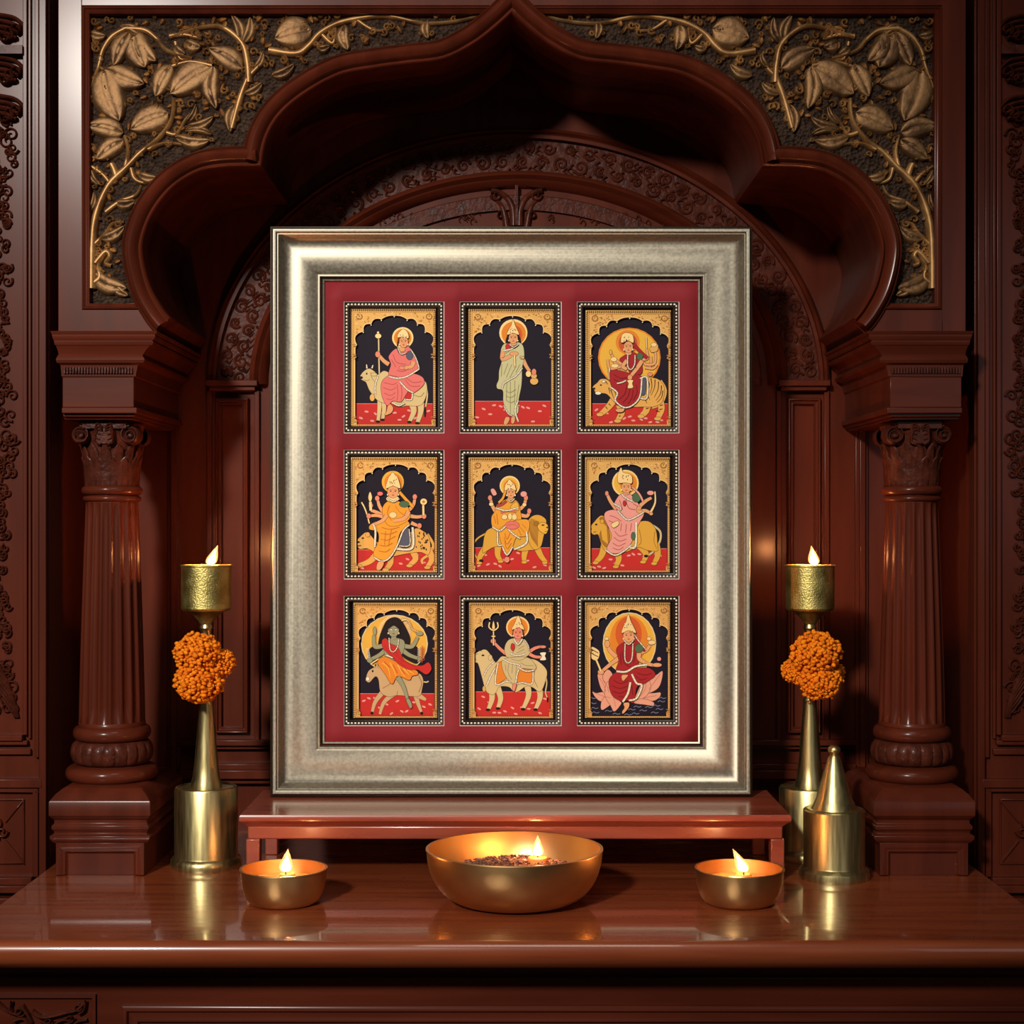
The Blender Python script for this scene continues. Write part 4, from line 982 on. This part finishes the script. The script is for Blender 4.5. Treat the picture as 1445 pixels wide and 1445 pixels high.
    # left jamb, right jamb + top as one polygon ring open at bottom
    ring_ = ln+[(gx(945),gy(1262)),(gx(950),gy(1315)),(gx(985),gy(1315)),(gx(985),gy(145)),(gx(135),gy(145)),(gx(135),gy(1315)),(gx(200),gy(1315)),(gx(205),gy(1262))]
    g.fill('gold', ring_); g.fill('gold', [(gx(190),gy(1300)),(gx(960),gy(1300)),(gx(960),gy(1315)),(gx(190),gy(1315))])
    g.stroke('line', 7, [(p[0], p[1]-0) for p in ln], 1); 
    g.stroke('goldl', 6, [(gx0+(p[0]-gx0)*1.0, p[1]-9) if gx(215) < p[0] < gx(935) else (p[0]-(8 if p[0] < gx(500) else -8), p[1]) for p in ln], 1)
    g.stroke('gold2', 5, [(gx(170),gy(1300)),(gx(170),gy(185)),(gx(965),gy(185)),(gx(965),gy(1300))], 1)
    for q in ((345,305),(447,260),(575,222),(703,260),(805,305),(268,380),(882,380)): g.E('white', gx(q[0]), gy(q[1])+5, 6, 6, n=8)
    for cxm in (228, 922):
        g.E('gold2', gx(cxm), gy(228), 30, 28, 'line'); g.E('gold', gx(cxm), gy(228), 20, 18); g.E('line', gx(cxm), gy(222), 6, 6, n=8)
    random.seed(40+idx)
    for k in range(170):
        x_ = random.uniform(180,970); y_ = random.uniform(190,420)
        if inside((gx(x_),gy(y_)), ring_) and inside((gx(x_)+14,gy(y_)+14), ring_) and inside((gx(x_)-14,gy(y_)+14), ring_):
            a_ = random.uniform(0,6.3); g.stroke(random.choice(('gold2','goldl','gold2')), 5, [(gx(x_+r_*cos(a_+r_*.25)), gy(y_+r_*sin(a_+r_*.25))) for r_ in (3,7,11,14)], 1)
    for k in range(44):
        xx = gx(150+k*19.0)
        for yy in (gy(150), ): g.fill('line', [(xx,yy),(xx+7,yy),(xx+7,yy+22),(xx,yy+22)])
        g.fill('line', [(xx,gy(1306)),(xx+9,gy(1306)),(xx+5,gy(1322))])
    for k in range(60):
        yy = gy(170+k*19.0)
        for xx in (gx(137), gx(970)): g.fill('line', [(xx,yy),(xx+16,yy),(xx+16,yy+7),(xx,yy+7)])
    for (ya2, yb2) in ((505,515),(600,612),(632,640),(1222,1230),(1255,1262)):
        for xx in (165, 945): g.fill('gold2', [(gx(xx-4),gy(ya2)),(gx(xx+42-8),gy(ya2)),(gx(xx+42-8),gy(yb2)),(gx(xx-4),gy(yb2))])
    g.done('gilt_arch_border', P.o)

# ------------------------------------------------------------------ brassware and flames
def flame(name, x, y, z, h, lean, parent, wick=True):
    """teardrop flame body with a brighter core, leaning sideways"""
    objs = []
    if wick:
        b = MB(); b.lathe(x, y, [(.0009,z-.006),(.0009,z+.004),(.0004,z+.005)], 8); b.build('wick', WICK, parent)
    core = None
    for nm, k, mt in (('glow', 1.0, FLAME), (name, .74, FLAME_CORE)):
        b = MB(); prof = []; hh = h*(k if k < 1 else 1)
        for i in range(17):
            t = i/16; prof.append((h*.33*k*max(0, sin(pi*t**.55))**.85*(1-.45*t)+1e-5, z+.0012+hh*t))
        b.lathe(0, 0, prof, 20)
        b.v = [(x+vx+lean*h*(max(0, vz-z)/h)**1.5, y+vy, vz) for vx, vy, vz in b.v]
        o = b.build(name if k < 1 else 'flame_edge', mt, core or parent, sharp=80, fix=False)
    return o
def lamp(x, y, z, e, r=.006, col=(1,.36,.11)):
    l = bpy.data.lights.new('flame_light', 'POINT'); l.energy = e; l.shadow_soft_size = r; l.color = col
    o = bpy.data.objects.new('flame_light', l); C.objects.link(o); o.location = (x, y, z); return o

def candlestick(px, dd, label, lean, fl_label):
    x, y = X(px, dd), Y(dd)
    r = empty('candlestick', (x, y, TOP), label, 'candlestick', 'tall brass candlesticks beside the picture')
    z = lambda py: Z(py, dd)
    b = MB(); R = .0435
    b.lathe(x, y, [(.0485,TOP),(.0490,TOP+.004),(.0485,TOP+.010),(.0465,TOP+.013),(.0440,TOP+.015),(R,TOP+.017),(R,z(1110)-.003),(R-.0015,z(1110)),(R-.004,z(1110)+.001),(R-.006,z(1110)-.0015),(.022,z(1110)-.001)], 72)
    b.build('base', BRASS, r, sharp=30)
    b = MB(); b.lathe(x, y, [(.022,z(1110)-.0015),(.021,z(1104)),(.0185,z(1096)),(.0165,z(1080)),(.0125,z(1030)),(.0095,z(994)),(.0095,z(990)),(.0105,z(988)),(.0085,z(984)),(.0070,z(930)),(.0070,z(893)),(.008,z(889)),(.0095,z(886)),(.008,z(881)),(.009,z(879))], 48)
    b.build('stem', BRASS, r, sharp=40)
    b = MB(); q = .0342
    b.lathe(x, y, [(.009,z(880)),(.0105,z(876)),(.016,z(870)),(.022,z(865)),(.0255,z(863)),(q-.002,z(861)),(q,z(858)),(q,z(800)),(q+.001,z(799)),(q+.001,z(797)),(q-.002,z(797)),(q-.003,z(799)),(q-.003,z(803)),(.001,z(803))], 72)
    b.build('candle_cup', BRASS_H, r, sharp=30)
    c = empty('candle', (x, y, z(803)), fl_label, 'candle', 'lit candles in the candlestick cups')
    b = MB(); b.lathe(x, y, [(.001,z(803)+.0003),(q-.0035,z(803)+.0003),(q-.0035,z(800)),(q-.006,z(799.5)),(.001,z(800))], 40); b.build('wax', WAX, c)
    flame('flame', x+.006, y, z(798), .027, lean, c)
    lamp(x+.006+lean*.02, y, z(798)+.016, LAMP, .005).parent = None
    return x, y
LAMP = 2.6
cl = candlestick(291, 2.262, 'left brass candlestick with hammered cup and marigolds round its stem', .36, 'lit candle in the left candlestick cup, flame leaning right')
cr_ = candlestick(1143, 2.315, 'right brass candlestick with hammered cup, behind the brass cone vessel', -.15, 'lit candle in the right candlestick cup, upright flame')

# marigolds
def marigold(cx, cy, cz, R, label, squash=1.0, seed=0):
    random.seed(seed); b = MB()
    n = 380; g = pi*(3-sqrt(5))
    ic = bmesh.new(); bmesh.ops.create_icosphere(ic, subdivisions=1, radius=1)
    iv = [v.co.copy() for v in ic.verts]; ifc = [tuple(v.index for v in f.verts) for f in ic.faces]; ic.free()
    b.add([(v.x*R*.84, v.y*R*.84, v.z*R*.84*squash) for v in iv], ifc)
    for i in range(n):
        zz = 1-2*(i+.5)/n; rr = sqrt(1-zz*zz); a = i*g
        k = R*(.88+random.uniform(-.09,.12)); a += random.uniform(-.12,.12)
        p = Vector((rr*cos(a)*k, rr*sin(a)*k, zz*k*squash)); s_ = R*random.uniform(.075,.12)
        e = Matrix.Rotation(random.uniform(0,6), 3, 'Z') @ Matrix.Rotation(random.uniform(0,3), 3, 'X')
        b.add([p+(e @ Vector((v.x*s_*1.25, v.y*s_*.8, v.z*s_))) for v in iv], ifc)
    b.v = [(v[0]+cx, v[1]+cy, v[2]+cz) for v in b.v]
    o = b.build('marigold_flower', MARI, None, sharp=180, fix=False)
    return tag(o, label, 'flower', 'marigolds tied to the candlestick stems')
for (px, dd, lst, sd) in ((291, 2.262, ((286,918,33,-.012,'uppermost marigold on the left candlestick stem'),(312,934,24,-.016,'smallest marigold, at the right side of the left stem cluster'),(289,958,34,-.014,'lowest marigold on the left candlestick stem')), 1),
    (1143, 2.315, ((1144,918,35,-.012,'uppermost marigold on the right candlestick stem'),(1121,945,21,-.006,'small marigold at the left side of the right stem cluster'),(1150,957,31,-.014,'lowest front marigold on the right candlestick stem'),(1171,950,21,-.002,'small marigold at the right side of the right stem cluster')), 5)):
    for k, (fx, fy, rp, dy, lb) in enumerate(lst):
        R_ = rp/F*dd*1.0; off = abs(X(fx,dd)-X(px,dd)); marigold(X(fx,dd), Y(dd)-sqrt(max(0, (R_+.006)**2-off**2)), Z(fy,dd), rp/F*dd*1.0, lb, .86, sd*7+k)

# cone vessel
dv = 2.19; x, y = X(1177,dv), Y(dv); z = lambda py: Z(py, dv)
r = empty('cone_vessel', (x, y, TOP), 'squat brass vessel with cone shaped lid and round knob, right of the stand', 'vessel')
b = MB(); b.lathe(x, y, [(.0470,TOP),(.0475,TOP+.005),(.0465,TOP+.011),(.0440,TOP+.014),(.0415,TOP+.016),(.0410,TOP+.018),(.0410,z(1141)-.002),(.0395,z(1141)),(.037,z(1140)),(.030,z(1141))], 72); b.build('body', BRASS, r, sharp=30)
b = MB(); b.lathe(x, y, [(.030,z(1141)),(.028,z(1136)),(.0265,z(1132)),(.0238,z(1126)),(.0168,z(1100)),(.0108,z(1078)),(.0082,z(1069)),(.0065,z(1066)),(.001,z(1065))], 56); b.build('cone_lid', BRASS, r, sharp=40)
b = MB(); b.lathe(x, y, [(.0045,z(1066.5)),(.0055,z(1064)),(.0080,z(1061)),(.0085,z(1058)),(.0075,z(1054.5)),(.004,z(1052)),(.0005,z(1051.5))], 32); b.build('knob', BRASS, r, sharp=60)

def bowl_profile(R, H, foot, th, k=2.2):
    out = []; N = 16
    for i in range(N+1):
        t = i/N; a = t*pi/2
        out.append((foot+(R-foot)*sin(a)**(.85), TOP+H*(1-cos(a)**1.0)**1.0))
    out = [(.001,TOP)]+out
    inn = [(max(.001, r_-th), max(TOP+th, z_)) for r_, z_ in out[::-1]]
    return out+[(R+.0012,TOP+H+.0004),(R+.001,TOP+H+.0018),(R-th,TOP+H+.0018)]+inn
def small_lamp(px, label, dd=2.045, w=60.5, lean=0.0, fx=0):
    x, y = X(px, dd), Y(dd); R = w/F*dd; H = .042
    r = empty('oil_lamp', (x, y, TOP), label, 'oil lamp', 'small brass oil lamps on the altar')
    b = MB(); b.lathe(x, y, bowl_profile(R, H, R*.66, .002), 64, flute=lambda a, z_: 1+.006*sin(a*3+1)*((z_-TOP)/H)+.003*sin(a*7)*((z_-TOP)/H)); b.build('bowl', BRASS_B, r, sharp=40)
    b = MB(); rw_ = R*.955; b.lathe(x, y, [(.001,TOP+H*.62),(R*.86,TOP+H*.62),(R*.88,TOP+H*.66),(R*.80,TOP+H*.69),(R*.3,TOP+H*.665),(.001,TOP+H*.68)], 48)
    b.build('wax', WAX, r)
    b = MB(); b.lathe(x+.005, y-.002, [(.009,TOP+H*.6),(.0105,TOP+H*.8),(.009,TOP+H*.88),(.001,TOP+H*.84)], 24); b.build('wick_holder', WAX, r)
    flame('flame', x+.003+fx, y-.002, TOP+H*.88+.001, .029, lean, r)
    lamp(x+.003+fx+lean*.02, y-.002, TOP+H*.88+.020, .65)
small_lamp(400, 'left small brass oil lamp, in front of the left end of the stand', lean=.1)
small_lamp(1043.5, 'right small brass oil lamp, flame leaning left, in front of the stand', w=62, lean=-.45, fx=.002)
dd = 2.05; x, y = X(726,dd), Y(dd); R = .1105; H = .066
r = empty('brass_bowl', (x, y, TOP), 'wide shallow brass bowl at the middle of the altar', 'bowl')
b = MB(); b.lathe(x, y, bowl_profile(R, H, R*.47, .0025), 96); b.build('bowl_body', BRASS_B, r, sharp=40)
random.seed(8); b = MB()
zc = TOP+.036
b.lathe(x, y, [(.001,zc-.026),(.070,zc-.024),(.084,zc-.006),(.070,zc+.002),(.03,zc+.010),(.001,zc+.012)], 40)
for i in range(650):
    a = random.uniform(0,2*pi); rr = .078*sqrt(random.random()); hz = zc+.012*(1-(rr/.08)**2)+random.uniform(.001,.005)
    px_, py_ = x+rr*cos(a), y+rr*sin(a); s_ = random.uniform(.0012,.0034)
    e = Matrix.Rotation(random.uniform(0,6.3),3,'Z') @ Matrix.Rotation(random.uniform(-.8,.8),3,'X')
    vs = [Vector(q) for q in ((-s_,-s_*.6,0),(s_,-s_*.5,.0003),(s_*.8,s_*.6,0),(-s_*.9,s_*.5,.0004),(0,0,s_*.7),(0,0,-s_*.5))]
    b.add([Vector((px_,py_,hz))+(e @ q) for q in vs], [(0,1,4),(1,2,4),(2,3,4),(3,0,4),(1,0,5),(2,1,5),(3,2,5),(0,3,5)])
tag(b.build('dried_herbs', HERB, None, sharp=20), 'loose dried brown herbs heaped in the wide brass bowl', 'herbs', kind='stuff')
tx, ty = X(759, dd), Y(dd)+.012
c = empty('tealight', (tx, ty, zc+.004), 'lit tealight set in the herbs of the wide brass bowl', 'candle')
b = MB(); b.lathe(tx, ty, [(.0125,zc+.004),(.013,zc+.016),(.012,zc+.0175),(.001,zc+.017)], 28); b.build('wax', WAX, c)
flame('flame', tx, ty, zc+.018, .026, .0, c)
lamp(tx, ty, zc+.036, .55)

# ------------------------------------------------------------------ lights
def area(name, loc, target, size, e, col=(1,1,1), sy=None):
    l = bpy.data.lights.new(name, 'AREA'); l.energy = e; l.color = col; l.size = size
    if sy: l.shape = 'RECTANGLE'; l.size_y = sy
    o = bpy.data.objects.new(name, l); C.objects.link(o); o.location = loc
    o.rotation_euler = (Vector(target)-Vector(loc)).to_track_quat('-Z', 'Y').to_euler(); return o
l = bpy.data.lights.new('room_spotlight', 'SPOT'); l.energy = 900; l.color = (1.0,.93,.84); l.shadow_soft_size = .19; l.spot_size = radians(32); l.spot_blend = 1.0
o = bpy.data.objects.new('room_spotlight', l); C.objects.link(o); o.location = (-1.5, -4.2, 3.15)
o.rotation_euler = (Vector((-.2, .1, 1.30))-o.location).to_track_quat('-Z', 'Y').to_euler()
area('overhead_fill', (.1, -1.75, 3.1), (.1, -.4, 1.0), .7, 8, (1.0,.9,.8))  # dim overhead fill, added to brighten the upward-facing surfaces
area('front_fill', (1.9, -3.6, 1.9), (0, .1, 1.4), 1.3, 4, (.92,.95,1.0))  # invented soft fill from front right, gives the metal a second highlight
wd = bpy.data.worlds.new('room'); bpy.context.scene.world = wd; wd.use_nodes = True
wd.node_tree.nodes['Background'].inputs[0].default_value = (.75,.62,.55,1); wd.node_tree.nodes['Background'].inputs[1].default_value = .035

# ------------------------------------------------------------------ camera
cam = bpy.data.cameras.new('camera'); co = bpy.data.objects.new('camera', cam); C.objects.link(co)
co.location = (0, -2.3, CZ); co.rotation_euler = (pi/2, 0, 0)
cam.sensor_width = 36; cam.lens = 36*F/1445; cam.shift_y = (HY-722.5)/1445; cam.clip_start = .01
sc = bpy.context.scene; sc.camera = co
sc.view_settings.view_transform = 'Standard'; sc.view_settings.look = 'None'; sc.view_settings.gamma = 1; sc.view_settings.use_curve_mapping = False
sc.view_settings.exposure = 0.0
